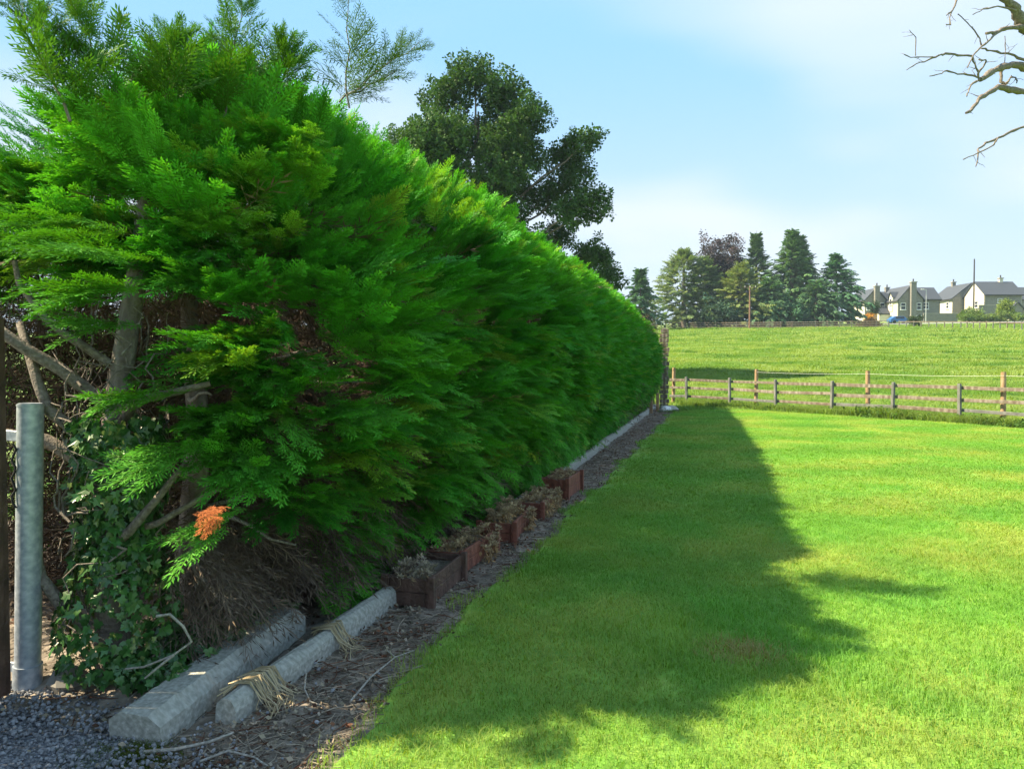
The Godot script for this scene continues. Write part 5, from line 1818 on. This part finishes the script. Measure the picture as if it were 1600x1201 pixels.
# ---------------------------------------------------------------- bare tree
const LIMBS := [
	[0.075, 0.05, [3.483, 4.614, -8.933, 3.138, 4.723, -8.806, 2.816, 4.900, -8.688, 2.769, 4.966, -8.643, 2.717, 5.046, -8.596, 2.627, 5.104, -8.538, 2.486, 5.175, -8.467]],
	[0.034, 0.016, [2.933, 4.873, -8.737, 2.804, 4.872, -8.649, 2.661, 4.850, -8.558, 2.553, 4.808, -8.475, 2.472, 4.753, -8.399, 2.385, 4.732, -8.323]],
	[0.016, 0.007, [2.553, 4.808, -8.475, 2.430, 4.679, -8.333, 2.310, 4.565, -8.193, 2.204, 4.441, -8.057, 2.125, 4.287, -7.927]],
	[0.022, 0.008, [3.195, 4.542, -8.955, 2.853, 4.610, -8.785, 2.672, 4.642, -8.658, 2.489, 4.638, -8.530, 2.374, 4.628, -8.420]],
	[0.015, 0.005, [2.235, 4.475, -8.170, 2.083, 4.461, -8.076, 1.957, 4.460, -7.989, 1.882, 4.421, -7.916, 1.784, 4.363, -7.835, 1.662, 4.306, -7.748, 1.567, 4.230, -7.668]],
	[0.008, 0.005, [1.820, 4.388, -7.846, 1.714, 4.375, -7.782, 1.610, 4.356, -7.718, 1.542, 4.373, -7.665]],
	[0.006, 0.003, [1.656, 4.379, -7.748, 1.658, 4.544, -7.754, 1.600, 4.613, -7.740]],
	[0.006, 0.009, [2.094, 4.871, -8.143, 2.187, 4.792, -8.179, 2.254, 4.726, -8.208, 2.309, 4.653, -8.234, 2.328, 4.593, -8.251]],
	[0.06, 0.03, [3.577, 4.496, -9.163, 3.202, 4.521, -8.974, 2.857, 4.537, -8.793, 2.712, 4.533, -8.666, 2.579, 4.467, -8.541, 2.460, 4.395, -8.420, 2.331, 4.291, -8.295]],
	[0.014, 0.007, [2.331, 4.291, -8.295, 2.258, 4.246, -8.239, 2.210, 4.168, -8.189, 2.182, 4.098, -8.144]],
	[0.013, 0.006, [2.319, 4.310, -8.292, 2.249, 4.308, -8.210, 2.093, 4.298, -8.105, 1.976, 4.308, -8.011, 1.886, 4.253, -7.922, 1.791, 4.212, -7.832]],
	[0.012, 0.008, [2.319, 4.297, -8.292, 2.308, 4.350, -8.256, 2.246, 4.442, -8.207, 2.229, 4.481, -8.168]],
	[0.011, 0.008, [2.318, 4.356, -8.293, 2.364, 4.429, -8.273, 2.362, 4.455, -8.239, 2.286, 4.442, -8.183]],
	[0.05, 0.014, [3.624, 4.248, -9.272, 3.239, 4.299, -9.064, 2.883, 4.320, -8.863, 2.719, 4.298, -8.713, 2.565, 4.297, -8.567, 2.442, 4.201, -8.426, 2.320, 4.106, -8.286, 2.226, 3.975, -8.153, 2.146, 3.910, -8.025]],
	[0.022, 0.006, [3.626, 4.049, -9.267, 3.246, 4.078, -9.072, 2.895, 3.974, -8.882, 2.735, 3.898, -8.745, 2.586, 3.811, -8.611, 2.440, 3.738, -8.477, 2.347, 3.660, -8.359, 2.314, 3.583, -8.257, 2.268, 3.441, -8.149]],
	[0.01, 0.006, [2.535, 3.767, -8.440, 2.474, 3.681, -8.351, 2.313, 3.590, -8.235, 2.155, 3.507, -8.120]],
	[0.014, 0.006, [2.161, 5.209, -8.067, 2.033, 4.922, -7.954, 1.984, 4.802, -7.868, 1.911, 4.722, -7.777]],
	[0.008, 0.006, [1.993, 4.818, -7.906, 1.954, 4.727, -7.858, 1.957, 4.649, -7.822, 1.906, 4.641, -7.773]],
	[0.012, 0.005, [2.693, 4.995, -8.519, 2.491, 4.989, -8.359, 2.320, 4.916, -8.206, 2.201, 4.819, -8.067]],
	[0.02, 0.007, [2.641, 4.518, -8.698, 2.619, 4.373, -8.667, 2.658, 4.346, -8.656, 2.709, 4.420, -8.652, 2.742, 4.392, -8.639, 2.741, 4.331, -8.617]],
	[0.006, 0.004, [2.627, 4.791, -8.598, 2.634, 4.655, -8.597, 2.623, 4.506, -8.589]],
]

func dead_tree() -> void:
	var t := thing("bare_tree", "dead leafless tree reaching bare grey branches over the lawn", "tree")
	var b := MB.new()
	b.tube([Vector3(3.9, -0.1, -9.4), Vector3(3.85, 1.5, -9.35), Vector3(3.9, 3.0, -9.4), Vector3(3.85, 4.2, -9.35), Vector3(4.0, 5.5, -9.4), Vector3(3.8, 7.0, -9.3)], [0.26, 0.21, 0.19, 0.16, 0.1, 0.03], 12)
	obj("trunk", b.done(), M.limb, t)
	for l in LIMBS:
		var q: Array = l[2]
		var pts := []
		for i in q.size() / 3:
			pts.append(Vector3(q[i * 3], q[i * 3 + 1], q[i * 3 + 2]))
		# finer bends and knots along each limb
		var fine := []
		for i in pts.size() - 1:
			for k in 3:
				fine.append(pts[i].lerp(pts[i + 1], k / 3.0) + (rv(1.0) * minf(l[0], 0.02) * 0.45 if k > 0 else Vector3.ZERO))
		fine.append(pts[-1])
		var r := []
		for i in fine.size():
			r.append(lerpf(l[0], l[1], float(i) / (fine.size() - 1)) * 0.82 * rng.randf_range(0.74, 1.22))
		b = MB.new()
		b.tube(fine, r, 7)
		var lim := obj("limb", b.done(), M.limb, t)
		# short dead spurs
		for k in 3:
			var j := rng.randi_range(1, fine.size() - 2)
			var e: Vector3 = fine[j] + (rv(1.0) + (fine[j + 1] - fine[j - 1]).normalized() * 0.6).normalized() * rng.randf_range(0.03, 0.12)
			var sb := MB.new()
			sb.tube(wander(fine[j], e, 3, 0.006), taper(4, minf(r[j] * 0.5, 0.006), 0.0015), 4)
			obj("twig", sb.done(), M.limb, lim)

func hedge_foot() -> void:
	# timber left where the hedge ends
	var t := thing("weathered_post", "tall pale weathered post of stacked boards at the end of the hedge", "post", Vector3(-2.02, 0, -27.6))
	for i in 17:
		var b := MB.new()
		b.box(Vector3(0.3 + 0.04 * sin(i * 2.3), 0.15, 0.1), Vector3.ZERO, 0.012)
		var o := obj("board", b.done(), M.rail, t, Vector3(0.015 * sin(i * 1.7), 0.09 + 0.165 * i, 0))
		o.rotation.z = 0.05 * sin(i * 3.1)
	var p := MB.new()
	p.box(Vector3(0.09, 2.85, 0.09), Vector3(0.0, 1.42, -0.1), 0.01)
	obj("upright", p.done(), M.grey_wood, t)
	for q in [[Vector3(-2.2, 0, -24.6), 0.55, "short orange-brown stake standing by the rubble"], [Vector3(-2.08, 0, -25.6), 0.6, "short tan stake standing between the rubble and the weathered post"]]:
		var b := MB.new()
		b.box(Vector3(0.1, q[1] + 0.1, 0.1), Vector3(0, q[1] / 2 - 0.05, 0), 0.01)
		b.box(Vector3(0.07, 0.02, 0.07), Vector3(0, q[1] + 0.012, 0), 0.005)
		var o := obj("stake", b.done(), M.tan_wood)
		o.position = q[0]
		tag(o, q[2], "stake", "stakes at the hedge end")
